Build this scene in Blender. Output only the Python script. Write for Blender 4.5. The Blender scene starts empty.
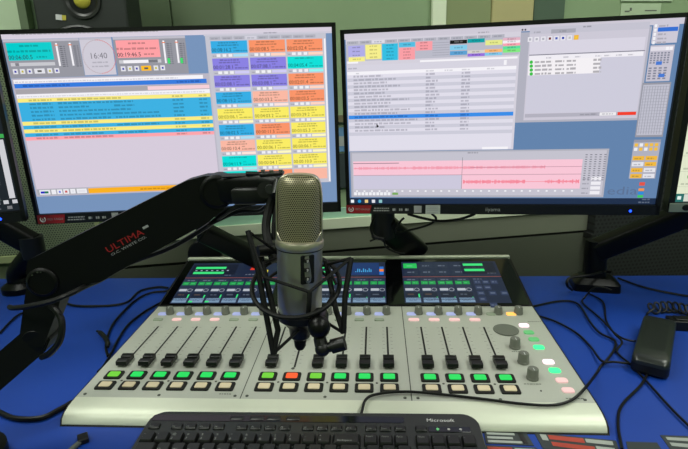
import bpy, math, random
from mathutils import Vector, Matrix
random.seed(7)
C = bpy.context.scene.collection
S = bpy.context.scene
CAMZ = 1.22; DESK = 0.75
FPX, PITCH, ROLL = 489.4, 0.2554, -0.03026

# ------------------------------------------------------------------ camera
cp, sp, cr, sr = math.cos(PITCH), math.sin(PITCH), math.cos(ROLL), math.sin(ROLL)
CF = Vector((0, cp, -sp)); U0 = Vector((0, sp, cp)); R0 = Vector((1, 0, 0))
CR = cr*R0 + sr*U0; CU = -sr*R0 + cr*U0
CO = Vector((0, 0, CAMZ))
cam = bpy.data.objects.new('camera', bpy.data.cameras.new('camera')); C.objects.link(cam)
cam.matrix_world = Matrix(((CR.x, CU.x, -CF.x, CO.x), (CR.y, CU.y, -CF.y, CO.y), (CR.z, CU.z, -CF.z, CO.z), (0, 0, 0, 1)))
cam.data.sensor_fit = 'HORIZONTAL'; cam.data.sensor_width = 36; cam.data.lens = 36*FPX/688
cam.data.clip_start = 0.02
S.camera = cam

def ray(x, y): return CF + CR*((x-344)/FPX) - CU*((y-224.5)/FPX)
def at(x, y, Z): return CO + ray(x, y)*Z
def onz(x, y, z):
    r = ray(x, y); return CO + r*((z-CO.z)/r.z)

class Frame:
    """a thing's own axes: origin, turn about z, then lean about x"""
    def __init__(s, loc, yaw=0, lean=0):
        s.loc = Vector(loc); s.yaw = yaw; s.lean = lean
        s.R = Matrix.Rotation(yaw, 3, 'Z') @ Matrix.Rotation(lean, 3, 'X')
        s.Ri = s.R.transposed()
    def loc_of(s, p): return s.Ri @ (Vector(p)-s.loc)
    def world(s, p): return s.R @ Vector(p) + s.loc
    def hit(s, x, y, axis, val, slope=None):
        """local point seen at x, y on local plane axis = val (or z = val + slope*y)"""
        o = s.Ri @ (CO-s.loc); d = s.Ri @ ray(x, y)
        if slope is not None:
            t = (val + slope*o.y - o.z)/(d.z - slope*d.y)
        else:
            t = (val-o[axis])/d[axis]
        return o + d*t

# ------------------------------------------------------------------ materials
def lin(c):
    return tuple(((v/255)/12.92 if v/255 <= 0.04045 else ((v/255+0.055)/1.055)**2.4) for v in c) + (1,)
def mat(name, col, rough=0.5, metal=0.0, noise=0.0, nscale=40, bump=0.0, bscale=300, emit=None, estr=1, spec=0.5, coat=0, dist=0.002):
    m = bpy.data.materials.new(name); m.use_nodes = True
    nt = m.node_tree; b = nt.nodes['Principled BSDF']
    b.inputs['Base Color'].default_value = lin(col)
    b.inputs['Roughness'].default_value = rough; b.inputs['Metallic'].default_value = metal
    b.inputs['Specular IOR Level'].default_value = spec
    b.inputs['Coat Weight'].default_value = coat
    if noise or bump:
        tc = nt.nodes.new('ShaderNodeTexCoord')
        if noise:
            n = nt.nodes.new('ShaderNodeTexNoise'); n.inputs['Scale'].default_value = nscale; n.inputs['Detail'].default_value = 4
            nt.links.new(tc.outputs['Object'], n.inputs['Vector'])
            mx = nt.nodes.new('ShaderNodeMix'); mx.data_type = 'RGBA'
            L = lin(col)
            mx.inputs[6].default_value = tuple(min(1, v*(1-noise)) for v in L[:3])+(1,)
            mx.inputs[7].default_value = tuple(min(1, v*(1+noise)) for v in L[:3])+(1,)
            nt.links.new(n.outputs['Fac'], mx.inputs[0]); nt.links.new(mx.outputs[2], b.inputs['Base Color'])
        if bump:
            n2 = nt.nodes.new('ShaderNodeTexNoise'); n2.inputs['Scale'].default_value = bscale
            nt.links.new(tc.outputs['Object'], n2.inputs['Vector'])
            bp = nt.nodes.new('ShaderNodeBump'); bp.inputs['Strength'].default_value = bump; bp.inputs['Distance'].default_value = dist
            nt.links.new(n2.outputs['Fac'], bp.inputs['Height']); nt.links.new(bp.outputs['Normal'], b.inputs['Normal'])
    if emit:
        b.inputs['Emission Color'].default_value = lin(emit); b.inputs['Emission Strength'].default_value = estr
    return m
def mat_dots(name, col, hole, pitch, rad, rough=0.6, metal=0, axes=('X', 'Z'), stagger=True):
    """a grid of small holes, in object space"""
    m = mat(name, col, rough, metal); nt = m.node_tree; b = nt.nodes['Principled BSDF']
    tc = nt.nodes.new('ShaderNodeTexCoord'); sx = nt.nodes.new('ShaderNodeSeparateXYZ'); nt.links.new(tc.outputs['Object'], sx.inputs[0])
    def M(op, a, c=None, c2=None):
        n = nt.nodes.new('ShaderNodeMath'); n.operation = op
        for i, v in enumerate((a, c, c2)):
            if v is None: continue
            if isinstance(v, (int, float)): n.inputs[i].default_value = v
            else: nt.links.new(v, n.inputs[i])
        return n.outputs[0]
    u = M('DIVIDE', sx.outputs[axes[0]], pitch); v = M('DIVIDE', sx.outputs[axes[1]], pitch*(0.866 if stagger else 1))
    if stagger:
        odd = M('MULTIPLY', M('PINGPONG', M('FLOOR', v), 1.0), 0.5); u = M('ADD', u, odd)
    fu = M('SUBTRACT', M('FRACT', u), 0.5); fv = M('SUBTRACT', M('FRACT', v), 0.5)
    d = M('SQRT', M('ADD', M('MULTIPLY', fu, fu), M('MULTIPLY', fv, fv)))
    k = M('LESS_THAN', d, rad)
    mx = nt.nodes.new('ShaderNodeMix'); mx.data_type = 'RGBA'
    mx.inputs[6].default_value = lin(col); mx.inputs[7].default_value = lin(hole)
    nt.links.new(k, mx.inputs[0]); nt.links.new(mx.outputs[2], b.inputs['Base Color'])
    return m
def mat_ui(name, strength=1.0):
    m = bpy.data.materials.new(name); m.use_nodes = True; nt = m.node_tree; b = nt.nodes['Principled BSDF']
    b.inputs['Base Color'].default_value = (0.005, 0.005, 0.005, 1); b.inputs['Roughness'].default_value = 0.35
    b.inputs['Specular IOR Level'].default_value = 0.3
    a = nt.nodes.new('ShaderNodeAttribute'); a.attribute_name = 'ui'
    nt.links.new(a.outputs['Color'], b.inputs['Emission Color']); b.inputs['Emission Strength'].default_value = strength
    return m

M_blackp = mat('black_plastic', (13, 13, 14), 0.42, spec=0.35, bump=0.15, bscale=900, dist=0.0005)
M_black = mat('matte_black', (8, 8, 9), 0.55, spec=0.3)
M_gloss = mat('gloss_black', (6, 6, 7), 0.35, spec=0.2)
M_arm = mat('black_arm_paint', (4, 4, 5), 0.45, spec=0.22, bump=0.1, bscale=700, dist=0.0005)
M_edge = mat('worn_arm_edge', (60, 60, 62), 0.35, 0.6)
M_cable = mat('black_cable', (7, 7, 8), 0.45, spec=0.3)
M_alu = mat('console_aluminium', (176, 178, 168), 0.5, 0.25, noise=0.03, nscale=300)
M_lip = mat('console_front_aluminium', (205, 208, 190), 0.42, 0.2, noise=0.02, nscale=60)
M_seam = mat('seam_dark', (70, 72, 66), 0.7)
M_print = mat('console_print', (95, 98, 92), 0.6)
M_slot = mat('slot_black', (8, 8, 8), 0.7)
M_frame = mat('button_frame', (24, 24, 22), 0.45, spec=0.3)
M_knobg = mat('knob_grey', (104, 106, 97), 0.45)
M_knobt = mat('knob_top', (100, 102, 95), 0.5)
M_glass = mat('display_glass', (6, 7, 8), 0.08, spec=0.5)
M_blue = mat('blue_desk_top', (7, 54, 144), 0.5, noise=0.07, nscale=6, bump=0.1, bscale=500, dist=0.0004)
M_bluee = mat('blue_desk_edge', (6, 40, 110), 0.5)
M_ui = mat_ui('screen_picture', 1.0)
M_uid = mat_ui('console_screen_picture', 1.0)
M_micb = mat('microphone_satin_nickel', (168, 165, 158), 0.34, 0.85)
M_micr = mat('microphone_frame', (176, 170, 152), 0.36, 0.8)
M_gauze = mat_dots('microphone_gauze', (160, 152, 124), (24, 22, 17), 0.0024, 0.36, 0.4, 0.5)
M_gauzei = mat('inner_gauze', (40, 38, 32), 0.8)
M_rubber = mat('rubber', (6, 6, 6), 0.6, spec=0.25)
M_red = mat('red_print', (150, 22, 24), 0.5)
M_white = mat('white_print', (200, 200, 200), 0.5)
M_greyp = mat('grey_print', (150, 150, 150), 0.5)
M_sticker = mat('red_sticker', (150, 24, 30), 0.4)
M_stickw = mat('white_sticker', (165, 170, 165), 0.5)
M_label = mat('black_sticker', (14, 14, 15), 0.35)
M_wgreen = mat('green_wall_paint', (140, 162, 124), 0.7, noise=0.06, nscale=5)
M_wgreen2 = mat('darker_green_panel', (92, 108, 80), 0.7, noise=0.06, nscale=5)
M_wtan = mat('tan_panel', (186, 176, 126), 0.7, noise=0.05, nscale=6)
M_wolive = mat('olive_panel', (140, 150, 106), 0.7, noise=0.05, nscale=6)
M_wdkg = mat('dark_green_panel', (78, 98, 80), 0.7, noise=0.05, nscale=6)
M_lowwall = mat('grey_lower_wall', (120, 124, 108), 0.65, noise=0.05, nscale=5)
M_lowwall2 = mat('grey_lower_board', (84, 88, 76), 0.65, noise=0.06, nscale=5)
M_ledge = mat('pale_ledge', (232, 240, 212), 0.55)  # colour raised to stand in for light missing below the monitors
M_teal = mat('teal_rail', (168, 212, 188), 0.5)  # lightened too, in place of a light under the monitors
M_seamw = mat('wall_seam', (22, 24, 22), 0.8)
M_floor = mat('grey_carpet', (60, 62, 60), 0.9, noise=0.2, nscale=200)
M_ceil = mat('white_ceiling', (200, 205, 195), 0.8)
M_perf = mat_dots('perforated_green_panel', (108, 120, 92), (42, 50, 38), 0.0075, 0.30, 0.7, stagger=True)
M_foam = mat_dots('dark_studded_panel', (38, 42, 42), (18, 20, 20), 0.016, 0.3, 0.8, stagger=True)
M_spk = mat('speaker_cabinet', (24, 30, 27), 0.6)
M_spkc = mat('speaker_ring', (14, 16, 15), 0.4)
M_yel = mat('yellow_cone', (190, 178, 62), 0.5)
M_paper = mat('pale_paper', (178, 196, 164), 0.8)
M_papery = mat('yellowish_paper', (170, 178, 120), 0.8)
M_key = mat('keyboard_key', (17, 18, 18), 0.4)
M_kb = mat('keyboard_body', (32, 35, 33), 0.38)
M_kbstrip = mat('keyboard_gloss_strip', (6, 6, 7), 0.1)
M_legend = mat('key_legend', (118, 120, 118), 0.6)
M_led_g = mat('green_button_light', (20, 60, 30), 0.4, emit=(30, 235, 100), estr=0.85)
M_led_g2 = mat('yellow_green_button_light', (40, 60, 20), 0.4, emit=(120, 225, 60), estr=0.8)
M_led_r = mat('red_button_light', (80, 20, 10), 0.4, emit=(255, 95, 45), estr=1.0)
M_cream = mat('cream_button', (208, 192, 162), 0.45)
M_lav = mat('lavender_light', (150, 155, 190), 0.4, emit=(150, 158, 215), estr=0.55)
M_pinkl = mat('pink_light', (215, 180, 180), 0.4, emit=(235, 180, 185), estr=0.4)
M_greyl = mat('unlit_button', (140, 150, 132), 0.5)
M_org = mat('orange_light', (160, 110, 60), 0.4, emit=(255, 190, 90), estr=1.2)
M_whl = mat('white_light', (200, 180, 190), 0.4, emit=(255, 225, 240), estr=1.0)
M_dimg = mat('dim_green_light', (90, 150, 100), 0.4, emit=(80, 190, 110), estr=0.45)
M_brg = mat('bright_green_light', (60, 160, 100), 0.4, emit=(50, 255, 150), estr=1.1)
M_bled = mat('blue_power_light', (10, 30, 120), 0.4, emit=(20, 60, 255), estr=6)
M_speakg = mat_dots('console_grille', (112, 116, 106), (60, 62, 56), 0.003, 0.3, 0.6, 0.2, axes=('X', 'Y'))
M_chrome = mat('steel', (150, 150, 150), 0.3, 1)
M_stripd = mat('strip_dark', (42, 48, 50), 0.5)
M_stripl = mat('strip_light', (150, 155, 150), 0.5)
M_stripr = mat('strip_red', (160, 56, 40), 0.5)
M_lamp = mat('lamp_diffuser', (240, 245, 235), 0.5, emit=(244, 255, 236), estr=6)

# ------------------------------------------------------------------ mesh building
def basis(d):
    d = d.normalized(); a = Vector((0, 0, 1)) if abs(d.z) < 0.9 else Vector((1, 0, 0))
    u = d.cross(a).normalized(); return u, d.cross(u).normalized()
def smoothpath(pts, k=6, closed=False):
    P = [Vector(p) for p in pts]; n = len(P); out = []
    rng = range(n if closed else n-1)
    for i in rng:
        g = (lambda j: P[j % n]) if closed else (lambda j: P[max(0, min(n-1, j))])
        a, b, c, d = g(i-1), g(i), g(i+1), g(i+2)
        for s in range(k):
            t = s/k
            out.append(0.5*((2*b) + (c-a)*t + (2*a-5*b+4*c-d)*t*t + (3*b-a-3*c+d)*t**3))
    if not closed: out.append(P[-1])
    return out
class MB:
    def __init__(s): s.v = []; s.f = []; s.mi = []; s.sm = []
    def add(s, v, f, mi=0, smooth=False):
        o = len(s.v); s.v += [Vector(p) for p in v]
        for q in f: s.f.append([i+o for i in q]); s.mi.append(mi); s.sm.append(smooth)
        return s
    def box(s, c, d, R=None, mi=0, top=1.0, topy=None):
        c = Vector(c); x, y, z = d[0]/2, d[1]/2, d[2]/2; ty = top if topy is None else topy
        v = [Vector(p) for p in ((-x, -y, -z), (x, -y, -z), (x, y, -z), (-x, y, -z), (-x*top, -y*ty, z), (x*top, -y*ty, z), (x*top, y*ty, z), (-x*top, y*ty, z))]
        if R: v = [R @ p for p in v]
        return s.add([p+c for p in v], [(3, 2, 1, 0), (4, 5, 6, 7), (0, 1, 5, 4), (1, 2, 6, 5), (2, 3, 7, 6), (3, 0, 4, 7)], mi)
    def bb(s, a, b, mi=0):
        a = Vector(a); b = Vector(b); return s.box((a+b)/2, [abs(b[i]-a[i]) for i in range(3)], mi=mi)
    def prism(s, poly, M0, M1, mi=0, smooth=False, caps=True):
        """poly: 2d points; M0/M1 map a 2d point to 3d for the two ends"""
        n = len(poly); v = [M0(*p) for p in poly] + [M1(*p) for p in poly]
        s.add(v, [(i, (i+1) % n, n+(i+1) % n, n+i) for i in range(n)], mi, smooth)
        if caps: s.add(v, [list(range(n))[::-1], list(range(n, 2*n))], mi)
        return s
    def cyl(s, a, b, r0, r1=None, n=20, mi=0, caps=True):
        a = Vector(a); b = Vector(b); r1 = r0 if r1 is None else r1; u, w = basis(b-a)
        ring = lambda p, r: [p + u*(r*math.cos(2*math.pi*i/n)) + w*(r*math.sin(2*math.pi*i/n)) for i in range(n)]
        v = ring(a, r0) + ring(b, r1)
        s.add(v, [(i, n+i, n+(i+1) % n, (i+1) % n) for i in range(n)], mi, True)
        if caps: s.add(v, [list(range(n)), list(range(n, 2*n))[::-1]], mi)
        return s
    def tube(s, pts, r, n=8, k=6, closed=False, mi=0, smooth=True):
        P = smoothpath(pts, k, closed) if smooth else [Vector(p) for p in pts]
        m = len(P); v = []; prev = None
        for i, p in enumerate(P):
            a = P[(i-1) % m] if closed or i > 0 else p; b = P[(i+1) % m] if closed or i < m-1 else p
            d = (b-a)
            if d.length < 1e-9: d = Vector((0, 0, 1))
            d.normalize()
            if prev is None: u, w = basis(d)
            else:
                u = prev - d*prev.dot(d)
                u = u.normalized() if u.length > 1e-6 else basis(d)[0]
            w = d.cross(u); prev = u
            rr = r(i/(m-1)) if callable(r) else r
            v += [p + u*(rr*math.cos(2*math.pi*j/n)) + w*(rr*math.sin(2*math.pi*j/n)) for j in range(n)]
        f = []
        for i in range(m if closed else m-1):
            i2 = (i+1) % m
            f += [(i*n+j, i*n+(j+1) % n, i2*n+(j+1) % n, i2*n+j) for j in range(n)]
        s.add(v, f, mi, True)
        if not closed: s.add(v[:n], [list(range(n))[::-1]], mi); s.add(v[-n:], [list(range(n))], mi)
        return s
    def loft(s, rings, mi=0, caps=True, smooth=True):
        n = len(rings[0]); v = [p for r in rings for p in r]
        f = [(i*n+j, i*n+(j+1) % n, (i+1)*n+(j+1) % n, (i+1)*n+j) for i in range(len(rings)-1) for j in range(n)]
        s.add(v, f, mi, smooth)
        if caps: s.add(rings[0], [list(range(n))[::-1]], mi, smooth); s.add(rings[-1], [list(range(n))], mi, smooth)
        return s
    def lathe(s, prof, org, axis, n=28, mi=0, caps=True):
        org = Vector(org); ax = Vector(axis).normalized(); u, w = basis(ax)
        return s.loft([[org + ax*h + u*(r*math.cos(2*math.pi*i/n)) + w*(r*math.sin(2*math.pi*i/n)) for i in range(n)] for r, h in prof][::-1], mi, caps)
    def ball(s, c, r, n=20, mi=0, sc=(1, 1, 1)):
        c = Vector(c); rings = []
        for i in range(1, 12):
            t = math.pi*i/12
            rings.append([c + Vector((sc[0]*r*math.sin(t)*math.cos(2*math.pi*j/n), sc[1]*r*math.sin(t)*math.sin(2*math.pi*j/n), -sc[2]*r*math.cos(t))) for j in range(n)])
        return s.loft(rings, mi)
    def text(s, txt, O, X, Y, h, mi=0, w=None, center=False):
        v, f, W = glyphs(txt); sx = h if w is None else w/max(W, 1e-6); O = Vector(O); X = Vector(X); Y = Vector(Y)
        off = -W/2 if center else 0
        return s.add([O + X*((p[0]+off)*sx) + Y*(p[1]*h) for p in v], f, mi)
_g = {}
def glyphs(txt):
    if txt in _g: return _g[txt]
    cu = bpy.data.curves.new('lettering', 'FONT'); cu.body = txt; cu.size = 1.4; cu.resolution_u = 2
    ob = bpy.data.objects.new('lettering', cu); me = ob.to_mesh()
    v = [(p.co.x, p.co.y) for p in me.vertices]; f = [list(p.vertices) for p in me.polygons]
    ob.to_mesh_clear(); bpy.data.objects.remove(ob); bpy.data.curves.remove(cu)
    if v:
        x0 = min(p[0] for p in v); v = [(a-x0, b) for a, b in v]; W = max(p[0] for p in v)
    else: W = 1
    _g[txt] = (v, f, W); return _g[txt]
def link(name, mb, mats, parent=None, bev=0, seg=2, ang=35):
    me = bpy.data.meshes.new(name); me.from_pydata([tuple(p) for p in mb.v], [], mb.f)
    mats = mats if isinstance(mats, (list, tuple)) else [mats]
    for m in mats: me.materials.append(m)
    me.polygons.foreach_set('material_index', mb.mi); me.polygons.foreach_set('use_smooth', mb.sm)
    me.update()
    me.set_sharp_from_angle(angle=math.radians(ang))
    o = bpy.data.objects.new(name, me); C.objects.link(o)
    if parent is not None: o.parent = parent
    if bev:
        b = o.modifiers.new('bevel', 'BEVEL'); b.width = bev; b.segments = seg; b.limit_method = 'ANGLE'; b.angle_limit = math.radians(40)
        b.harden_normals = False
    return o
def tag(o, label, cat, group=None, kind=None):
    o['label'] = label; o['category'] = cat
    if group: o['group'] = group
    if kind: o['kind'] = kind
    return o
def thing(name, label, cat, fr=None, loc=(0, 0, 0), group=None):
    o = bpy.data.objects.new(name, None); o.empty_display_size = 0.05; C.objects.link(o)
    if fr:
        o.location = fr.loc; o.rotation_euler = (fr.lean, 0, fr.yaw)
    else: o.location = loc
    return tag(o, label, cat, group)
def struct(name, mb, m, bev=0):
    o = link(name, mb, m, None, bev); o['kind'] = 'structure'; return o
def solo(name, mb, m, label, cat, group=None, bev=0, kind=None):
    """a one-mesh thing: origin moved to its base"""
    xs = [p.x for p in mb.v]; ys = [p.y for p in mb.v]; zs = [p.z for p in mb.v]
    o = Vector(((min(xs)+max(xs))/2, (min(ys)+max(ys))/2, min(zs)))
    mb.v = [p-o for p in mb.v]
    ob = link(name, mb, m, None, bev); ob.location = o
    return tag(ob, label, cat, group, kind)
def shift(mb, o):
    o = Vector(o); mb.v = [p-o for p in mb.v]; return mb

# ------------------------------------------------------------------ screens
class UI:
    """coloured areas of a screen picture, in the screen's own x (right) and z (up)"""
    def __init__(s, hit, step=0.00008, flat=False): s.v = []; s.f = []; s.c = []; s.rects = []; s.hit = hit; s.step = step; s.flat = flat
    def P(s, x, z, l): return (x, -l*s.step, z)
    def q(s, x0, z0, x1, z1, col, l=1):
        if x1 < x0: x0, x1 = x1, x0
        if z1 < z0: z0, z1 = z1, z0
        o = len(s.v); s.v += [s.P(x0, z0, l), s.P(x1, z0, l), s.P(x1, z1, l), s.P(x0, z1, l)]; s.f.append([o, o+1, o+2, o+3]); s.c.append(lin(col))
        if (x1-x0) > 0.008: s.rects.append((x0, z0, x1, z1, l, col))
    def r(s, px0, py0, px1, py1, col, l=1):
        a = s.hit(px0, py0); b = s.hit(px1, py1); s.q(a[0], a[1], b[0], b[1], col, l); return a[0], a[1], b[0], b[1]
    def disc(s, x, z, r, col, l=2, n=16, sx=1):
        o = len(s.v); s.v += [s.P(x+sx*r*math.cos(2*math.pi*i/n), z+r*math.sin(2*math.pi*i/n), l) for i in range(n)]; s.f.append(list(range(o, o+n))); s.c.append(lin(col))
    def ring(s, x, z, r, w, col, l=2, n=40):
        for i in range(n):
            a, b = 2*math.pi*i/n, 2*math.pi*(i+0.7)/n; o = len(s.v)
            s.v += [s.P(x+k*math.cos(t), z+k*math.sin(t), l) for k, t in ((r, a), (r, b), (r+w, b), (r+w, a))]
            s.f.append([o+3, o+2, o+1, o]); s.c.append(lin(col(i) if callable(col) else col))
    def text(s, t, x, z, h, col, l=3, w=None, center=False):
        v, f, W = glyphs(t); sx = h if w is None else w/W; off = -W/2 if center else 0; o = len(s.v)
        s.v += [s.P(x+(p[0]+off)*sx, z+p[1]*h, l) for p in v]
        for q in f: s.f.append([i+o for i in q]); s.c.append(lin(col))
    def words(s, x0, x1, z, h, col, l=3, fill=1.0):
        """a line of unreadably small writing as it shows: short dashes"""
        x = x0; end = x0+(x1-x0)*fill; bg = s.under((x0+x1)/2 if x1 > x0 else x0, z+h/2, l); col = tuple(c_*0.38+b_*0.62 for c_, b_ in zip(col, bg))
        while x < end:
            w = random.uniform(0.8, 3.2)*h; w = min(w, end-x); s.q(x, z, x+w, z+h*random.uniform(0.75, 1.0), col, l); x += w+h*0.5
    def under(s, x, z, l):
        best = (200, 200, 200)
        for x0, z0, x1, z1, l_, c_ in s.rects[::-1]:
            if x0 <= x <= x1 and z0 <= z <= z1 and l_ < l: return c_
        return best
    def build(s, name, m, parent, R=None):
        me = bpy.data.meshes.new(name)
        v = s.v if R is None else [tuple(R(p)) for p in s.v]
        me.from_pydata(v, [], s.f); me.materials.append(m)
        at_ = me.color_attributes.new('ui', 'FLOAT_COLOR', 'CORNER'); i = 0; buf = []
        for q, c in zip(s.f, s.c): buf += list(c)*len(q)
        at_.data.foreach_set('color', buf); me.update()
        o = bpy.data.objects.new(name, me); C.objects.link(o); o.parent = parent; return o

# ================================================================== ROOM
WX, WY, WYAW = -1.0, 1.43, 0.16
wf = Frame((WX, WY, 0), WYAW)            # back wall frame: local x along the wall, y into it
def wp(x, y): p = wf.hit(x, y, 1, 0); return p.x, p.z
zA = wp(215, 235.5)[1]; zB = wp(280, 221)[1]; zC = wp(280, 211.5)[1]; zS0 = wp(330, 252)[1]; zS1 = wp(330, 249)[1]
def wbox(x0, x1, z0, z1, y0=0.0, y1=-0.01):
    m = MB(); m.bb((x0, y0, z0), (x1, y1, z1)); m.v = [wf.world(p) for p in m.v]; return m
RX0, RX1, RY0, CEIL = -2.3, 2.6, -1.6, 2.7
m = MB(); m.bb((RX0-0.1, RY0-0.1, -0.06), (RX1+0.1, 2.4, 0)); struct('floor', m, M_floor)
m = MB(); m.bb((RX0-0.1, RY0-0.1, CEIL), (RX1+0.1, 2.4, CEIL+0.06)); struct('ceiling', m, M_ceil)
m = MB(); m.bb((RX0-0.1, RY0, 0), (RX0, 2.4, CEIL)); struct('wall_left', m, M_wgreen)
m = MB(); m.bb((RX1, RY0, 0), (RX1+0.1, 2.4, CEIL)); struct('wall_right', m, M_wgreen)
m = MB(); m.bb((RX0-0.1, RY0-0.1, 0), (RX1+0.1, RY0, CEIL)); struct('wall_front', m, M_wgreen)
struct('wall_back', wbox(-1.4, 4.0, 0, CEIL, 0.12, 0), M_wgreen)
# lower boards, seam, ledge and rail
struct('trim_1', wbox(-1.2, 3.7, 0, zS0, 0, -0.012), M_lowwall2)
struct('trim_2', wbox(-1.2, 3.7, zS0, zS1, 0, -0.006), M_seamw)
struct('trim_3', wbox(-1.2, 3.7, zS1, zA, 0, -0.014), M_lowwall)
struct('trim_4', wbox(-1.2, 3.7, zA, zB, 0, -0.022), M_ledge)
struct('trim_5', wbox(-1.2, 3.7, zB, zC, 0, -0.010), M_teal)
# tall panels on the upper wall
def panel(n, xa, xb, ma, z0=None, y=-0.012, ref=10):
    struct('trim_%d' % n, wbox(wp(xa, ref)[0], wp(xb, ref)[0], z0 or zC, CEIL-0.001, 0, y), ma, bev=0.002)
panel(6, 120, 171, M_wgreen2); panel(7, 172, 231, M_wgreen2)
panel(8, 431, 445, M_ledge, y=-0.014); panel(9, 445, 490, M_wolive, y=-0.010); panel(10, 490, 531, M_wtan, y=-0.016); panel(11, 532, 563, M_wdkg, y=-0.010)
panel(12, 335, 352, M_wdkg, z0=zC) if False else None
zt = wp(342, 122)[1]; zt2 = wp(342, 115)[1]
struct('trim_12', wbox(wp(300, 120)[0], wp(420, 120)[0], zt, zt2, 0, -0.014), mat('brown_rail', (110, 104, 78), 0.6))
zt3 = wp(342, 153)[1]; zt4 = wp(342, 187)[1]
struct('trim_13', wbox(wp(300, 120)[0], wp(420, 120)[0], zt4, zt3, 0, -0.012), mat('dark_slate_board', (46, 58, 58), 0.6))
# small notice in the gap between the monitors
xa, za = wp(332, 152); xb, zb = wp(352, 127)
nb = wbox(xa, xb, za, zb, 0, -0.004); xm, zm = wp(339, 146); xn, zn = wp(345, 136)
nb2 = MB(); nb2.bb((xm, -0.004, zm), (xn, -0.0048, zn), mi=1); nb2.v = [wf.world(p) for p in nb2.v]
nb.add(nb2.v, nb2.f, 1)
solo('notice', nb, [mat('notice_blue', (96, 140, 180), 0.6), M_stickw], 'small blue notice on the wall seen in the gap between the two large monitors', 'notice')

# perforated panels
p0 = wp(-60, 248); p1 = wp(103, 248)
struct('trim_14', wbox(p0[0]-0.2, p1[0]+0.0, wp(60, 255)[1], wp(60, 249)[1], 0, -0.045), M_wolive)
m = MB(); m.bb((p0[0]-0.2, 0, wp(60, 249)[1]), (p1[0], -0.035, wp(20, 60)[1])); m.v = [wf.world(p) for p in m.v]
ap = solo('acoustic_panel', MB(), M_perf, 'x', 'panel') if False else None
def wallthing(name, label, cat, x, z, group=None):
    f = Frame(wf.world((x, 0, z)), WYAW); return thing(name, label, cat, f, group=group), f
struct('trim_15', wbox(p0[0]-0.2, p1[0], DESK-0.3, wp(60, 255)[1], 0, -0.030), mat('green_lower_board', (100, 112, 86), 0.7))
t, f = wallthing('acoustic_panel', 'green perforated acoustic panel on the wall behind the left-hand monitors', 'panel', (p0[0]+p1[0])/2-0.1, wp(60, 249)[1])
w = (p1[0]-p0[0]+0.2)/2; h = wp(20, 60)[1]-wp(60, 249)[1]
b = MB(); b.bb((-w, 0, 0), (w, -0.035, h)); link('perforated_sheet', b, M_perf, t, bev=0.002)
b = MB(); b.bb((w-0.001, -0.0005, 0), (w+0.012, -0.038, h)); link('edge_strip', b, M_wolive, t)
# dark studded panel on the right
q0 = wp(583, 240)
t, f = wallthing('acoustic_panel', 'dark studded acoustic panel behind the monitor arm on the right', 'panel', q0[0]+0.75, DESK-0.35)
h = wp(640, 25)[1]-(DESK-0.35)
b = MB(); b.bb((-0.75, -0.012, 0), (0.75, -0.055, h)); link('foam_sheet', b, M_foam, t, bev=0.004)
b = MB()
for i in range(5): b.bb((-0.76, -0.0125, i*h/5+h/10-0.01), (-0.745, -0.058, i*h/5+h/10+0.01))
link('clip', b, M_seamw, t)
# papers at top right
def paper(px0, py0, px1, py1, label, ma, lines, off=-0.0005, tilt=0):
    a = wp(px0, py1); c = wp(px1, py0); o = Frame(wf.world(((a[0]+c[0])/2, 0, a[1])), WYAW)
    W2 = (c[0]-a[0])/2; H = c[1]-a[1]
    m = MB(); m.bb((-W2, off, 0), (W2, off-0.0015, H))
    for (u, v, w_, h_) in lines: m.bb((-W2+u*2*W2, off-0.0015, v*H), (-W2+(u+w_)*2*W2, off-0.0018, (v+h_)*H), mi=1)
    ob = link('paper_sheet', m, [ma, M_print]); ob.location = o.loc; ob.rotation_euler = (0, 0, WYAW)
    return tag(ob, label, 'paper')
paper(619, 3.5, 661, 23, 'pale paper sheet taped to the wall above the right monitor, lower of two', M_paper, [(0.1, 0.55, 0.12, 0.08), (0.22, 0.62, 0.05, 0.16), (0.6, 0.6, 0.3, 0.06)])
paper(620, -25, 675, 1.5, 'pale paper sheet at the very top edge above the right monitor, upper of two', M_paper, [(0.1, 0.5, 0.6, 0.04)], off=-0.003)
# pale cabinet board at far top-left
m = MB(); x0, z0 = wp(-90, 60); x1, z1 = wp(33, 60)
t, f = wallthing('notice_board', 'pale grey-green board on the wall at far top left beside the speaker', 'board', (x0+x1)/2, z0)
w = (x1-x0)/2; b = MB(); b.bb((-w, 0, 0), (w, -0.03, 0.6)); link('board', b, M_paper, t, bev=0.003)
b = MB(); b.bb((w, 0, 0), (w+0.02, -0.04, 0.6)); link('frame_edge', b, M_wgreen2, t)

# ceiling lamps (out of the frame; they light the room)
lamps = [(-1.0, -0.5), (1.2, -0.5), (-1.0, 0.75), (1.3, 0.75)]
for i, (x, y) in enumerate(lamps):
    t = thing('ceiling_light', 'square white ceiling light panel', 'lamp', loc=(x, y, CEIL-0.03), group='ceiling light panels')
    b = MB(); b.bb((-0.31, -0.31, -0.01), (0.31, 0.31, 0.03)); link('housing', b, M_white, t)
    b = MB(); b.bb((-0.29, -0.29, -0.013), (0.29, 0.29, -0.0105)); link('diffuser', b, M_lamp, t)
    ld = bpy.data.lights.new('ceiling_light_area', 'AREA'); ld.shape = 'SQUARE'; ld.size = 0.58; ld.energy = (16, 16, 13, 13)[i]; ld.color = (0.98, 1.0, 0.93)
    lo = bpy.data.objects.new('light_emitter', ld); C.objects.link(lo); lo.parent = t; lo.location = (0, 0, -0.02)

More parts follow.
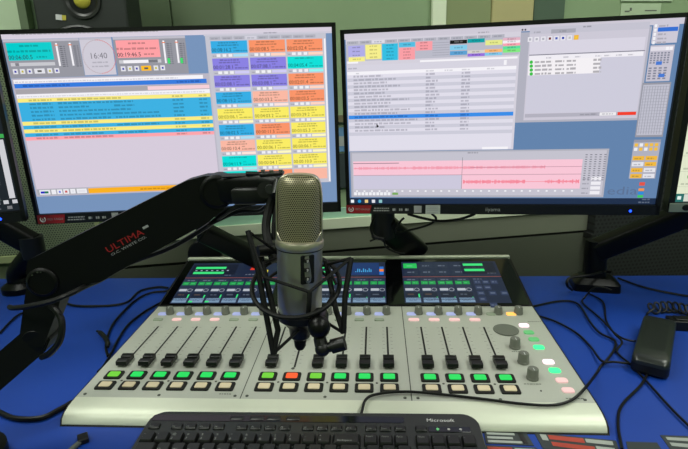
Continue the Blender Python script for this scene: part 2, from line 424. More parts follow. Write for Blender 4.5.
# speaker on the wall, top left
sf = Frame(at(83, 95, 1.20), 0.12)
t = thing('speaker', 'black studio speaker with yellow cone above the left monitor', 'speaker', sf)
def sloc(x, y): p = sf.hit(x, y, 1, 0); return p.x, p.z
sl, sr_ = sloc(36, 25)[0], sloc(129, 25)[0]
b = MB(); b.bb((sl, 0, 0), (sr_, 0.13, 0.42)); link('cabinet', b, M_spk, t, bev=0.006)
cx, cz = sloc(82, 0)
b = MB(); b.lathe([(0.042, 0.0), (0.042, -0.004), (0.036, -0.004), (0.022, 0.006)][::-1], (cx, 0, cz), (0, 1, 0)); link('tweeter_ring', b, M_spkc, t)
b = MB(); b.ball((cx, 0.0, cz), 0.019, sc=(1, 0.45, 1)); link('tweeter_dome', b, M_yel, t)
cx2, cz2 = sloc(84, 66)
b = MB(); b.tube([(cx2+0.088*math.cos(a), -0.001, cz2+0.088*math.sin(a)) for a in [2*math.pi*i/24 for i in range(24)]], 0.006, closed=True, k=2); b.cyl((cx2, 0.002, cz2), (cx2, -0.003, cz2), 0.084, n=32); link('woofer', b, M_spkc, t)
lx, lz = sloc(60.5, 17.3)
b = MB(); R = Matrix.Rotation(0.12, 3, 'Y'); b.box((lx-0.003, -0.001, lz), (0.014, 0.0012, 0.012), R); b.box((lx+0.008, -0.001, lz-0.001), (0.009, 0.0012, 0.011), R, mi=1); link('sticker', b, [M_white, M_yel], t)
if False: wl = sf.loc_of(wf.world(wf.loc_of(sf.world((0, 0, 0.2))) * 1)); 
m = MB(); pz = sf.loc.z; m.bb((wf.loc_of(sf.world((sl, 0, 0))).x, -0.26, pz-0.02), (wf.loc_of(sf.world((sr_, 0, 0))).x, 0, pz)); m.v = [wf.world(p) for p in m.v]; solo('wall_shelf', m, M_black, 'dark wall shelf carrying the speaker, hidden behind the left monitor', 'shelf')

# ================================================================== DESK
MF = Frame((-0.3965, 0.7403, DESK), -0.0708)       # the console's own frame, on the desk
def desk_uv(u, v, z=0): return MF.world((u, v, z))
dt = thing('desk', 'large blue topped desk carrying the console, keyboard and monitors', 'desk', Frame(desk_uv(0.35, 0.528), -0.0708))
# frame at middle of back edge, top level
b = MB(); b.bb((-1.35, -1.0, -0.03), (1.5, 0, 0)); link('desk_top', b, [M_blue], dt, bev=0.003)
for x in (-1.3, 1.45):
    b = MB(); b.bb((x-0.02, -0.9, -0.75), (x+0.02, -0.05, -0.03)); link('side_panel', b, M_black, dt)
b = MB(); b.bb((-1.28, -0.09, -0.55), (1.43, -0.07, -0.03)); link('back_panel', b, M_black, dt)

# ================================================================== CONSOLE
con = thing('mixing_console', 'silver digital broadcast mixing console with faders and lit buttons on the blue desk', 'mixing console', MF)
H0, SL = 0.0247, 0.0501                              # deck height at v=0 and its slope
def dk(v): return H0 + SL*v
def dpx(x, y): p = MF.hit(x, y, 2, H0, slope=SL); return p.x, p.y
UL, UR = -0.0330, 0.7660
vF, vE, vD0, vD1, vBk = -0.057, 0.234, 0.252, 0.440, 0.452
hD0, hD1 = dk(vD0)+0.001, 0.0795
hs = (hD1-hD0)/(vD1-vD0)
def hd(v): return hD0 + hs*(v-vD0)
def gpx(x, y): p = MF.hit(x, y, 2, hD0-hs*vD0, slope=hs); return p.x, p.y
# body: side profile swept across
front = [(-0.0985, 0.003), (-0.096, 0.010), (-0.089, 0.0155), (-0.077, 0.0195), (vF, dk(vF))]
prof = [(-0.095, 0.0), (-0.1005, 0.0005)] + front + [(vD0, dk(vD0)), (vD0+0.001, hD0), (vD1, hD1), (vBk, hD1+0.001), (vBk+0.012, hD1-0.006), (vBk+0.015, 0.0)]
b = MB()
k = len(prof)
vs = [(UL-0.003, a, c) for a, c in prof] + [(UR+0.003, a, c) for a, c in prof]
vs = [(x, a, max(0.0, c-0.0015)) for x, a, c in vs]
b.add(vs, [(i, (i+1) % k, k+(i+1) % k, k+i) for i in range(k)]); b.add(vs, [list(range(k))[::-1], list(range(k, 2*k))])
link('body_shell', b, M_black, con)
fr2 = [(-0.0988, 0.0035)] + front[1:]
b = MB(); vs = [(UL, a, c) for a, c in fr2] + [(UR, a, c) for a, c in fr2]; k = len(fr2)
b.add(vs, [(i, k+i, k+i+1, i+1) for i in range(k-1)], 0, True); b.add([(x, y, z-0.0012) for x, y, z in vs], [(i+1, k+i+1, k+i, i) for i in range(k-1)])
link('front_lip', b, M_lip, con)
b = MB()
def dq(u0, v0, u1, v1, h=0.0, mi=0, mb=None):
    (mb or b).add([(u0, v0, dk(v0)+h), (u1, v0, dk(v0)+h), (u1, v1, dk(v1)+h), (u0, v1, dk(v1)+h)], [(0, 1, 2, 3)], mi)
dq(UL, vF, UR, vD0)
b.add([(UL, vF, dk(vF)-0.0014), (UR, vF, dk(vF)-0.0014), (UR, vF, dk(vF)), (UL, vF, dk(vF))], [(0, 1, 2, 3)])
PT = 0.040; G1, G2 = 0.0636, 0.0657
colA = [i*PT for i in range(6)]; colB = [5*PT+G1+i*PT for i in range(6)]; colC = [10*PT+G1+G2+i*PT for i in range(6)]
SHR = 0.03
v_top, v_bot = dpx(155, 326.5)[1], dpx(293, 367.5)[1]
# seams between modules, slots, tick marks, screws: the deck's own surface pattern
for u in (5*PT+G1/2, 10*PT+G1+G2/2): dq(u-0.0008, vF, u+0.0008, vD0, 0.0003, 1)
for u in colA+colB+colC[:4]:
    ka = SHR if u in colA else 0.0
    b.add([(u-0.0017+ka*v_bot, v_bot, dk(v_bot)+0.0004), (u+0.0017+ka*v_bot, v_bot, dk(v_bot)+0.0004), (u+0.0017+ka*v_top, v_top, dk(v_top)+0.0004), (u-0.0017+ka*v_top, v_top, dk(v_top)+0.0004)], [(0, 1, 2, 3)], 2)
    for kx in range(11):
        v = v_bot + 0.012 + kx*(v_top-v_bot-0.016)/10
        for s_ in (-1, 1):
            a_ = u + ka*v + s_*0.0055; w_ = 0.0045 if kx % 2 == 0 else 0.003
            dq(min(a_, a_+s_*w_), v, max(a_, a_+s_*w_), v+0.0009, 0.0003, 3)
for (x, y) in ((85, 394), (159, 395.2), (235, 396), (247, 396), (325, 397), (405, 398), (418, 398.2), (500.5, 399.5), (585, 400)):
    u, v = dpx(x, y); b.cyl((u, v, dk(v)+0.0001), (u, v, dk(v)+0.0007), 0.0026, n=10, mi=1)
for cols in (colA, colB, colC[:4]):
    for j in range(0, len(cols)-1, 2):
        u = (cols[j]+cols[j+1])/2; b.cyl((u, -0.014, dk(-0.014)), (u, -0.014, dk(-0.014)+0.0006), 0.002, n=8, mi=1)
for (x, y) in ((293, 368.5),):
    u, v = dpx(x, y); b.cyl((u, v, dk(v)), (u, v, dk(v)+0.0006), 0.003, n=10, mi=1)
for (x0, y0, x1) in ((219, 394.5, 231), (528, 313+9, 540), (566, 399, 582), (524, 384.5, 540), (512, 352, 522)):
    u0, v = dpx(x0, y0); u1, _ = dpx(x1, y0); x = u0
    while x < u1: w_ = random.uniform(.002, .005); dq(x, v, x+w_, v+0.0022, 0.0003, 3); x += w_+0.001
u, v = dpx(541, 391); b.cyl((u, v, dk(v)), (u, v, dk(v)+0.0006), 0.0015, n=8, mi=2)
link('deck_plate', b, [M_alu, M_seam, M_slot, M_print], con)
# silver bar behind the displays
b = MB(); b.bb((UL-0.001, vD1-0.001, hD1-0.004), (UR+0.001, vBk, hD1+0.0055)); link('rear_bar', b, M_lip, con, bev=0.002)
b = MB()
for x0, y0 in ((345, 254),):
    pass
# display glass: one long pane
b = MB(); e = 0.0012
b.add([(UL+0.004, vD0+0.003, hd(vD0+0.003)+e), (UR-0.004, vD0+0.003, hd(vD0+0.003)+e), (UR-0.004, vD1-0.002, hd(vD1-0.002)+e), (UL+0.004, vD1-0.002, hd(vD1-0.002)+e)], [(0, 1, 2, 3)])
g2 = [(x, y, z-e) for x, y, z in b.v]; b.add(g2, [(3, 2, 1, 0)]); b.add(list(b.v[:4])+g2, [(0, 4, 5, 1), (1, 5, 6, 2), (2, 6, 7, 3), (3, 7, 4, 0)])
link('display_glass', b, M_glass, con)
# three displays
ua0 = gpx(169.6, 304)[0]; ub1 = gpx(386.5, 304)[0]; uc0 = gpx(405, 304)[0]; uc1 = gpx(511.7, 302.4)[0]
vb, vt = gpx(169.6, 304)[1], gpx(189.6, 264)[1]
WD = uc1-uc0
NAV = (28, 38, 62); LBL = (122, 150, 178); GRN = (40, 190, 90); CEL = (38, 48, 72)
def cdisplay(u0, u1, kind):
    d = UI(None, step=1)
    # x across, z along the glass; convert on build
    n = 6; cw = (u1-u0)/n; Hh = vt-vb
    d.q(u0, 0, u1, Hh, NAV, 1)
    zl = Hh*0.60
    d.q(u0, zl, u1, zl+0.0018, (150, 80, 70), 2)
    if kind != 'C':
        d.q(u0+0.004, zl+0.014, u0+3.1*cw, Hh-0.006, (18, 24, 44), 2)
        for zz in (Hh-0.026, Hh-0.048): d.q(u0+0.012, zz, u0+2.35*cw, zz+0.0095, (60, 225, 125), 3)
        for i in range(7): d.q(u0+0.014+i*0.013, Hh-0.035, u0+0.019+i*0.013, Hh-0.031, (150, 160, 180), 3)
        d.words(u0+3*cw-0.02, u0+3*cw-0.004, zl+0.010, 0.004, (170, 175, 190), 3)
        if kind == 'A':
            o = len(d.v); xx = u0+3.98*cw; d.v += [d.P(xx, zl+0.034, 3), d.P(xx+0.012, zl+0.034, 3), d.P(xx+0.006, zl+0.054, 3)]; d.f.append([o, o+1, o+2]); d.c.append(lin((225, 60, 40)))
            d.q(xx+0.024, zl+0.016, xx+0.046, zl+0.034, (220, 205, 60), 3)
            d.words(xx-0.006, xx+0.024, zl+0.012, 0.005, (200, 200, 205), 3)
        else:
            d.q(u0+3.6*cw, zl+0.010, u0+5.6*cw, Hh-0.004, (24, 52, 104), 2)
            for i in range(9):
                hh = 0.004+0.012*abs(math.sin(i*1.1)); d.q(u0+4.1*cw+i*0.0045, zl+0.022, u0+4.1*cw+i*0.0045+0.002, zl+0.022+hh, (70, 170, 230), 3)
            d.q(u1-0.014, zl+0.010, u1-0.004, zl+0.045, (40, 110, 200), 3); d.q(u1-0.014, zl+0.024, u1-0.004, zl+0.034, (240, 130, 60), 4)
    else:
        for r_ in range(2):
            for c_ in range(4):
                z_ = Hh-0.022-r_*0.027; x_ = u0+0.004+c_*0.037
                g = (r_ == 0 and c_ == 0)
                d.q(x_, z_-0.006, x_+0.032, z_+0.015, GRN if g else (34, 44, 66), 2); d.words(x_+0.008, x_+0.024, z_+0.002, 0.0045, (200, 210, 220), 3)
        d.q(u1-0.085, zl+0.012, u1-0.006, Hh-0.004, (18, 26, 44), 2)
        for zz in (Hh-0.019, Hh-0.042): d.q(u1-0.078, zz, u1-0.032, zz+0.010, (60, 225, 125), 3)
        d.words(u1-0.074, u1-0.03, Hh-0.028, 0.004, (90, 110, 120), 3); d.words(u1-0.028, u1-0.008, zl+0.013, 0.004, (190, 195, 205), 3)
    nc = 6 if kind != 'C' else 4
    for i in range(nc):
        x0 = u0+i*cw*(1 if kind != 'C' else 1.02)+0.0015; x1 = x0+cw-0.003
        d.q(x0, 0.0, x1, zl-0.004, CEL, 2)
        d.words(x0+0.008, x1-0.008, zl-0.012, 0.004, (200, 205, 215), 3)
        z_ = zl-0.029
        d.q(x0+0.001, z_, (x0+x1)/2-0.001, z_+0.013, (30, 150, 75), 3); d.q((x0+x1)/2+0.001, z_, x1-0.001, z_+0.013, (30, 150, 75), 3)
        d.words(x0+0.005, (x0+x1)/2-0.003, z_+0.004, 0.004, (130, 230, 160), 4); d.words((x0+x1)/2+0.004, x1-0.004, z_+0.004, 0.004, (130, 230, 160), 4)
        d.q(x0+0.002, z_-0.024, x0+0.020, z_-0.015, (180, 186, 196), 3); d.ring(x1-0.007, z_-0.020, 0.0045, 0.0018, (170, 175, 185), 3, n=14)
        d.q(x0+0.001, z_-0.058, x1-0.001, z_-0.030, (24, 32, 52), 3); d.words(x0+0.006, x0+0.02, z_-0.040, 0.005, (180, 130, 90) if i < 2 else (170, 180, 190), 4)
        hh = (0.02, 0.016, 0.018, 0.02, 0.001, 0.001)[i] if kind != 'C' else (0.02, 0.001, 0.001, 0.001)[i]
        d.q(x1-0.005, 0.020, x1-0.002, 0.021+hh*0.6, (60, 230, 130), 4)
        d.q(x0+0.001, 0.003, x1-0.001, 0.019, LBL, 3); d.words(x0+0.008, x1-0.010, 0.008, 0.004, (50, 70, 100), 4)
        if kind == 'A' and i in (1, 2): d.q(x0+0.001, 0.003, x0+0.010, 0.009, (60, 220, 120), 5)
    if kind == 'C':
        xs = u0+4*cw*1.02+0.006
        d.words(xs, xs+0.02, zl-0.011, 0.0045, (180, 185, 195), 3)
        for r_ in range(5):
            for c_ in range(4 if r_ == 0 else 3 if r_ == 2 else 2 if r_ != 3 else 1):
                z_ = zl-0.029-r_*0.021; x_ = xs+c_*(0.0185 if r_ != 2 else 0.025)
                if x_+0.014 > u1: continue
                if r_ == 4 and c_ == 0: continue
                d.q(x_, z_, x_+0.0155, z_+0.016, (44, 56, 86), 3)
                d.words(x_+0.003, x_+0.013, z_+0.006, 0.005, (170, 180, 200), 4)
    du = 1.0/math.sqrt(1+hs*hs)
    R = lambda p: (p[0], vb+p[2], hd(vb+p[2])+e+0.0001+(-p[1])*0.00006)
    return d.build('display_screen', M_uid, con, R)
cdisplay(ua0, ua0+WD*1.0, 'A'); cdisplay(ub1-WD, ub1, 'B'); cdisplay(uc0, uc1, 'C')

def rrect(w, h, r, n=4):
    P = []
    for cx_, cy_, a0 in ((w/2-r, h/2-r, 0), (-w/2+r, h/2-r, 90), (-w/2+r, -h/2+r, 180), (w/2-r, -h/2+r, 270)):
        for i in range(n+1):
            a = math.radians(a0+90*i/n); P.append((cx_+r*math.cos(a), cy_+r*math.sin(a)))
    return P
def pad(mb, u, v, w, l, h0, h1, r, mi=0, top=0.94):
    P = rrect(w, l, r); rings = [[(u+a*k_, v+c*k_, dk(v+c*k_)+h) for a, c in P] for h, k_ in ((h0, 1), (h1-0.0006, 1), (h1, top))]
    mb.loft(rings, mi, True, False)
    return mb
def button(u, v, lit, label=None, first=[None]):
    fb = MB(); pad(fb, u, v, 0.0295, 0.0215, 0, 0.0026, 0.003, 0, 0.97); fo = link('button_frame', fb, M_frame, con)
    cb = MB(); pad(cb, u, v+0.0002, 0.0190, 0.0132, 0.0022, 0.0040, 0.0025); c_ = link('button_cap', cb, lit, fo)
    if label: c_['label'] = label
for j, u in enumerate(colA+colB+colC[:4]):
    l = M_led_g2 if j in (0, 6, 8) else M_led_r if j == 7 else M_led_g
    button(u, 0.0, l, 'red lit button cap' if j == 7 else 'yellow-green lit button cap' if j in (0, 6, 8) else 'green lit button cap')
    button(u, -0.0284, M_cream, 'unlit cream button cap')
# fader caps
def fader(u, v):
    u += SHR*v if u in colA else 0
    fb = MB(); w = 0.0185
    P = [(-0.0145, 0.003), (-0.0145, 0.0105), (-0.013, 0.0115), (-0.003, 0.012), (-0.001, 0.0075), (0.002, 0.0075), (0.004, 0.0115), (0.012, 0.0125), (0.0145, 0.0115), (0.0145, 0.003)]
    fb.prism(P, lambda a, c: (u-w/2, v+a, dk(v)+c), lambda a, c: (u+w/2, v+a, dk(v)+c)); fb.bb((u-0.0012, v-0.004, dk(v)-0.0005), (u+0.0012, v+0.004, dk(v)+0.004))
    link('fader_cap', fb, M_blackp, con, bev=0.0008)
vfad = dpx(125.4, 363)[1]
for j, u in enumerate(colA+colB+colC[:4]): fader(u, vfad if j != 7 else dpx(300, 338)[1])
# encoder knobs and little lights
def knob(u, v, r=0.0080, h=0.0150, mt=M_knobg):
    kb = MB(); n = 24; R_ = []
    for hh, rr in ((0.0, r*1.06), (0.003, r*1.06), (0.0035, r), (h-0.0015, r*0.93), (h, r*0.86)):
        R_.append([(u+rr*(1+0.04*(i % 2))*math.cos(2*math.pi*i/n), v+rr*(1+0.04*(i % 2))*math.sin(2*math.pi*i/n), dk(v)+hh) for i in range(n)])
    kb.loft(R_, 0, True, False)
    ko = link('rotary_knob', kb, mt, con)
    cb = MB(); cb.cyl((u, v, dk(v)+h), (u, v, dk(v)+h+0.0004), r*0.72, n=16); cb.bb((u-0.0005, v-r*0.8, dk(v)+h+0.0002), (u+0.0005, v, dk(v)+h+0.0007), mi=1); link('knob_face', cb, [M_knobt, M_white], ko)
vK = 0.2205
def light(u, v, w, l, ma, label=None):
    lb = MB(); pad(lb, u, v, w, l, 0, 0.0022, min(w, l)*0.35); o_ = link('push_button', lb, ma, con)
    if label: o_['label'] = label
v1, v2 = dpx(162.5, 314.2)[1], dpx(161.6, 319.8)[1]
for gi, cols in enumerate((colA, colB, colC)):
    for j, u in enumerate(cols):
        u += SHR*vK if gi == 0 else 0
        knob(u, vK)
        m1_, l1 = M_lav, 'lavender lit push button'
        if gi == 2 and j == 4: m1_, l1 = M_greyl, 'unlit grey push button'
        if gi == 2 and j == 5: m1_, l1 = M_org, 'orange lit push button'
        light(u-0.0148, v1, 0.0195, 0.0110, m1_, l1)
        if gi == 2 and j > 3: continue
        pk = (gi == 0 and j in (1, 2, 3)) or gi == 2 or (gi == 1 and j in (2,))
        light(u-(0.0148 if gi < 2 else 0.0115), v2, 0.0195 if gi < 2 else 0.0215, 0.0100, M_pinkl if pk else M_greyl, 'pink lit push button' if pk else 'unlit grey push button')
for (x, y, ma, lb) in ((523.9, 325.5, M_whl, 'white lit push button'), (528.8, 332.5, M_dimg, 'dim green push button'), (533.8, 339.5, M_dimg, 'dim green push button'), (538.8, 347.4, M_brg, 'bright green lit push button'),
                       (548.4, 362.0, M_whl, 'white lit push button'), (554.7, 370.6, M_brg, 'green lit push button'), (561.7, 380.6, M_pinkl, 'pink lit push button'), (568, 390.5, M_pinkl, 'pink lit push button')):
    u, v = dpx(x, y+0.3); light(u, v, 0.0185, 0.0125, ma, lb)
for (x, y) in ((514.8, 347.5), (523.2, 362.5), (532.4, 378.5)):
    u, v = dpx(x, y); knob(u, v, 0.0088, 0.0185)
u, v = dpx(506, 330); b = MB(); b.cyl((u, v, dk(v)+0.0002), (u, v, dk(v)+0.0012), 0.0235, n=36); link('speaker_grille', b, M_speakg, con)
# ================================================================== MONITORS
def monitor(name_label, group, fr, sw, sh, bez=0.0075, bot=0.0205, thick=0.045, body=M_blackp):
    t = thing('monitor', name_label, 'monitor', fr)
    b = MB(); x = sw/2+bez
    # housing ring around a recessed screen + back shell
    b.bb((-x, -0.006, sh), (x, 0.016, sh+bez)); b.bb((-x, -0.006, -bot), (x, 0.016, -0.0005)); b.bb((-x, -0.006, -bot), (-sw/2, 0.016, sh+bez)); b.bb((sw/2, -0.006, -bot), (x, 0.016, sh+bez))
    link('bezel', b, body, t)
    b = MB(); P = rrect(2*x-0.004, sh+bez+bot-0.004, 0.012); cz_ = (sh+bez-bot)/2
    b.loft([[(a*k_, y_, cz_+c*k_) for a, c in P] for y_, k_ in ((0.004, 0.99), (0.018, 1.0), (0.030, 0.9), (0.048, 0.55))], 0, True, False)
    link('back_shell', b, M_black, t)
    b = MB(); b.bb((-0.055, 0.046, cz_-0.055), (0.055, 0.062, cz_+0.055)); link('mount_plate', b, M_black, t, bev=0.003)
    return t
SW, SH = 0.5977, 0.3362
F1 = Frame((-0.3113, 0.9763, CAMZ-0.2094), 0.0527, 0.0432)
F2 = Frame((0.3099, 0.9712, CAMZ-0.22), -0.1532, 0.0529)
mon1 = monitor('large black monitor behind the microphone showing colourful audio cart buttons', None, F1, SW, SH)
mon2 = monitor('large black monitor right of the microphone showing a playlist and pink waveforms', None, F2, SW, SH)
def hitter(fr):
    def h_(x, y): p = fr.hit(x, y, 1, 0); return p.x, p.z
    return h_
h1 = hitter(F1); h2 = hitter(F2)
# ---- left screen picture
u = UI(h1); R = u.r
DBL = (118, 146, 186); LIL = (214, 203, 219); GREY = (168, 168, 182); LG = (206, 202, 214); TXT = (70, 70, 86); WHT = (245, 243, 248)
u.q(-SW/2, 0, SW/2, SH, DBL, 0)
zt = lambda y, x=60: h1(x, y)[1]; xt = lambda x, y: h1(x, y)[0]
u.q(-SW/2, SH-0.0085, SW/2, SH, (216, 208, 222), 1); u.words(-SW/2+0.02, -0.02, zt(34, 60), 0.003, (120, 115, 130), 2)
# players
def player(xl, xr, col, tc, bar, active):
    u.q(xl, zt(77.0), xr, zt(38.5), (150, 150, 160), 2); u.q(xl, zt(41), xr, zt(38.5), (190, 188, 200), 3)
    W_ = xr-xl
    u.q(xl+0.004*1, zt(59.5), xl+W_*0.63, zt(41.8), col, 3)
    dc = tuple(int(c*0.45) for c in col)
    u.words(xl+W_*0.2, xl+W_*0.45, zt(46), 0.0035, dc, 4); u.words(xl+0.03*W_, xl+W_*0.6, zt(51.5), 0.004, dc, 4)
    u.text(tc, xl+0.03*W_, zt(58.4), 0.0075, (40, 50, 60), 4); u.words(xl+W_*0.4, xl+W_*0.55, zt(57.2), 0.003, dc, 4)
    u.q(xl+W_*0.04, zt(65.2), xl+W_*0.63, zt(61.8), (200, 200, 206), 3); u.q(xl+W_*0.1, zt(65), xl+W_*bar, zt(62), (130, 130, 138) if not active else WHT, 4)
    if active: u.q(xl+W_*bar, zt(65), xl+W_*0.58, zt(62), (120, 120, 128), 4)
    for i in range(6):
        wdt = 0.065 if i != 3 else 0.14; x_ = xl+W_*(0.05+(i*0.095 if i < 4 else 0.08+i*0.095)); u.q(x_, zt(73), x_+W_*wdt, zt(68), (255, 190, 30) if (active and i == 3) else (225, 225, 232), 4)
        u.q(x_+W_*wdt*0.3, zt(71.6), x_+W_*wdt*0.7, zt(69.6), (60, 60, 170) if i in (0, 2, 5) else (200, 190, 60) if i in (1, 4) else (90, 90, 90), 5)
    for i, c_ in enumerate((0.68, 0.86)):
        x_ = xl+W_*c_; u.q(x_, zt(66), x_+W_*0.025, zt(43), WHT, 4); u.q(x_-W_*0.01, zt(45.5+i*0), x_+W_*0.035, zt(44.6), (240, 120, 60), 5)
        for s_ in range(11): u.q(x_+W_*0.05, zt(66-s_*2), x_+W_*0.085, zt(66.8-s_*2), (90, 90, 100), 4); u.q(x_+W_*0.1, zt(66-s_*2), x_+W_*0.12, zt(66.8-s_*2), (100, 100, 110), 4)
        if active: u.q(x_-W_*0.0+W_*0.04*(1 if i else 1), zt(66.5), x_+W_*0.075, zt(61), (60, 220, 110), 5)
xa = xt(3.5, 45); xb = xt(83, 70); xc = xt(79.5, 45); xd = xt(116.5, 73); xe = xt(113.7, 45); xf = xt(189.8, 70)
player(xa, xt(80.5, 50), (0, 205, 205), '00:06:00.5', 0.15, False)
player(xe, xf-0.002, (255, 160, 165), '00:19:46.5', 0.45, True)
u.q(xc+0.001, zt(76), xd, zt(38.5), LG, 2); u.q(xc+0.001, zt(40.5), xd, zt(38.5), (190, 188, 200), 3)
ccx, ccz = h1(99.3, 56.8); rr = 0.0285
u.ring(ccx, ccz, rr, 0.0014, lambda i: (214, 120, 124) if i > 44 or i < 16 else (186, 170, 178), 4, n=60)
u.text('16:40', ccx, ccz-0.003, 0.0105, (120, 118, 128), 4, center=True); u.words(ccx-0.014, ccx+0.014, ccz-0.011, 0.003, (130, 128, 140), 4); u.words(ccx-0.016, ccx+0.016, ccz-0.018, 0.003, (130, 128, 140), 4)
# playlist
xl, xr = xt(17.5, 100), xt(214, 131); u.q(xl-0.003, zt(195.8), xr+0.003, zt(77.3), (186, 182, 196), 2)
zz = lambda y: h1(60, y)[1]
u.q(xl, zz(82.6), xr-0.01, zz(78.8), WHT, 3); u.words(xl+0.002, xl+0.30, zz(81.8), 0.0025, (150, 150, 165), 4)
u.q(xl, zz(87.2), xr-0.004, zz(82.8), (52, 122, 222), 3); u.words(xl+0.015, xl+0.10, zz(86), 0.0035, (20, 50, 120), 4); u.words(xr-0.06, xr-0.015, zz(86), 0.0035, (20, 50, 120), 4)
u.q(xl, zz(93), xr, zz(88.3), (168, 164, 170), 3); u.q(xt(148, 90), zz(92.6), xr, zz(88.8), (246, 208, 216), 4)
u.q(xl, zz(97.2), xr, zz(93.4), WHT, 3); u.words(xl+0.002, xr-0.01, zz(96.4), 0.0025, (165, 165, 180), 4)
u.q(xl, zz(188.2), xr, zz(97.2), LIL, 3)
YR, BR_, PR = (250, 236, 130), (58, 176, 226), (255, 165, 172)
yy = 97.6
for c_ in (YR, BR_, BR_, BR_, BR_, BR_, YR, BR_, YR, BR_, PR):
    h_ = 3.85 if c_ is not PR else 3.4
    u.q(xl, zz(yy+h_), xr, zz(yy), c_, 4)
    tc = tuple(int(k_*0.5) for k_ in c_)
    u.words(xl+0.02, xl+0.062, zz(yy+h_-1.0), 0.0038, tc, 5); u.words(xl+0.072, xl+0.072+random.uniform(0.05, 0.12), zz(yy+h_-1.0), 0.0038, tc, 5)
    if c_ is BR_: u.words(xl+0.175, xl+0.175+random.uniform(0.03, 0.09), zz(yy+h_-1.0), 0.0038, tc, 5)
    for a_, b_ in ((0.285, 0.305), (0.335, 0.350), (0.362, 0.385)): u.words(xl+a_, min(xl+b_, xr), zz(yy+h_-1.0), 0.0036, tc, 5)
    yy += h_
zz2 = lambda y: h1(60, y)[1]
u.q(xl, zz2(194.6), xt(88.5, 190), zz2(188.8), (170, 170, 178), 4)
for i, (x0, x1, c_) in enumerate(((39.5, 50, (60, 70, 160)), (51.5, 56, (235, 235, 240)), (57.2, 62.3, (120, 130, 220)), (63.5, 69, (200, 90, 90)), (70.5, 75.5, (225, 225, 232)), (77, 87, (225, 225, 232)))):
    a_, b_ = xt(x0, 191), xt(x1, 191); u.q(a_, zz2(194), b_, zz2(189.4), (236, 236, 242), 5); u.q(a_+0.003, zz2(192.9), b_-0.003, zz2(190.7), c_ if i else (40, 120, 90), 6)
u.q(xt(40.5, 191), zz2(192.8), xt(44.5, 191), zz2(190.8), (40, 40, 200), 7)
u.q(xt(88.5, 190), zz2(194.4), xr, zz2(189.4), (250, 176, 30), 5); u.words(xl+0.2, xl+0.26, zz2(192.8), 0.003, (120, 80, 10), 6)
# cart wall
a = h1(209.8, 41.2); bb_ = h1(328, 167.6); gw = (bb_[0]-a[0])/3; gh = (a[1]-bb_[1])/8
u.q(a[0]-0.008, h1(328, 182)[1], bb_[0]+0.005, a[1]+0.010, (196, 196, 208), 2); u.q(a[0]-0.010, a[1]+0.009, SW/2, SH-0.007, (206, 202, 216), 1.5)
for i in range(9): u.q(a[0]+i*0.022, a[1]+0.002, a[0]+i*0.022+0.020, a[1]+0.0075, (176, 176, 188) if i != 3 else (210, 208, 220), 3); u.words(a[0]+i*0.022+0.003, a[0]+i*0.022+0.016, a[1]+0.003, 0.0025, (120, 120, 135), 4)
u.words(a[0]+0.1, a[0]+0.125, a[1]+0.011, 0.0025, (100, 100, 115), 4)
BL, OR, PU, CY, PE, YE = (50, 172, 228), (250, 148, 105), (138, 128, 226), (0, 222, 215), (250, 184, 164), (250, 236, 100)
grid = [(BL, OR, OR), (PU, PU, CY), (PU, PU, OR), (BL, PE, OR), (YE, YE, YE), (BL, OR, YE), (PE, YE, YE), (CY, YE, YE), (CY, OR, PE)]
tm = [('00:08:16.2', '00:00:08.5', '00:02:02.4'), ('00:01:28.1', '00:07:08.1', '00:04:05.4'), ('00:03:08.1', '00:03:08.1', '00:02:01.4'), ('00:08:15.2', '00:00:03.2', '00:00:03.5'),
      ('00:03:06.1', '00:04:03.2', '00:03:29.2'), ('00:08:02.5', '00:00:11.5', '00:03:05.3'), ('00:00:10.4', '00:00:06.1', '00:00:06.1'), ('00:04:11.9', '00:00:04.1', '00:00:10.0'), None]
for r_ in range(9):
    for c_ in range(3):
        x0 = a[0]+c_*gw+0.001; x1 = x0+gw-0.003; z1 = a[1]-r_*gh; col = grid[r_][c_]; dc = tuple(int(k_*0.42) for k_ in col)
        u.q(x0, z1-gh*0.71, x1, z1, col, 4)
        u.q(x0, z1-gh*0.22, x1, z1, tuple(min(255, int(k_*0.92)) for k_ in col), 4.5) if False else None
        if r_ < 8:
            u.words(x0+0.014, x1-0.018, z1-gh*0.15, 0.0026, dc, 5); 
            if col is not CY: u.words(x0+0.012, x1-0.016, z1-gh*0.29, 0.0026, dc, 5)
            u.text(tm[r_][c_], x0+0.001, z1-gh*0.62, 0.0066, tuple(int(k_*0.45) for k_ in col), 5, w=0.036)
            u.words(x0+0.041, x0+0.047, z1-gh*0.44, 0.0022, dc, 5); u.words(x0+0.041, x1-0.001, z1-gh*0.62, 0.0026, dc, 5)
            u.q(x0, z1-gh*0.95, x1, z1-gh*0.75, (190, 190, 202), 4)
            for k_ in range(3): u.q(x0+0.009+k_*0.011, z1-gh*0.92, x0+0.016+k_*0.011, z1-gh*0.76, (240, 240, 244), 5)
            pc = tuple(min(255, 150+int(k_*0.42)) for k_ in col); u.q(x0+0.040, z1-gh*0.92, x1, z1-gh*0.76, pc, 5)
            u.words(x0+0.002, x0+0.008, z1-gh*0.90, 0.002, (110, 110, 130), 5)
u.q(bb_[0]+0.001, h1(328, 181)[1], bb_[0]+0.004, a[1], WHT, 4)
u.build('screen', M_ui, mon1)
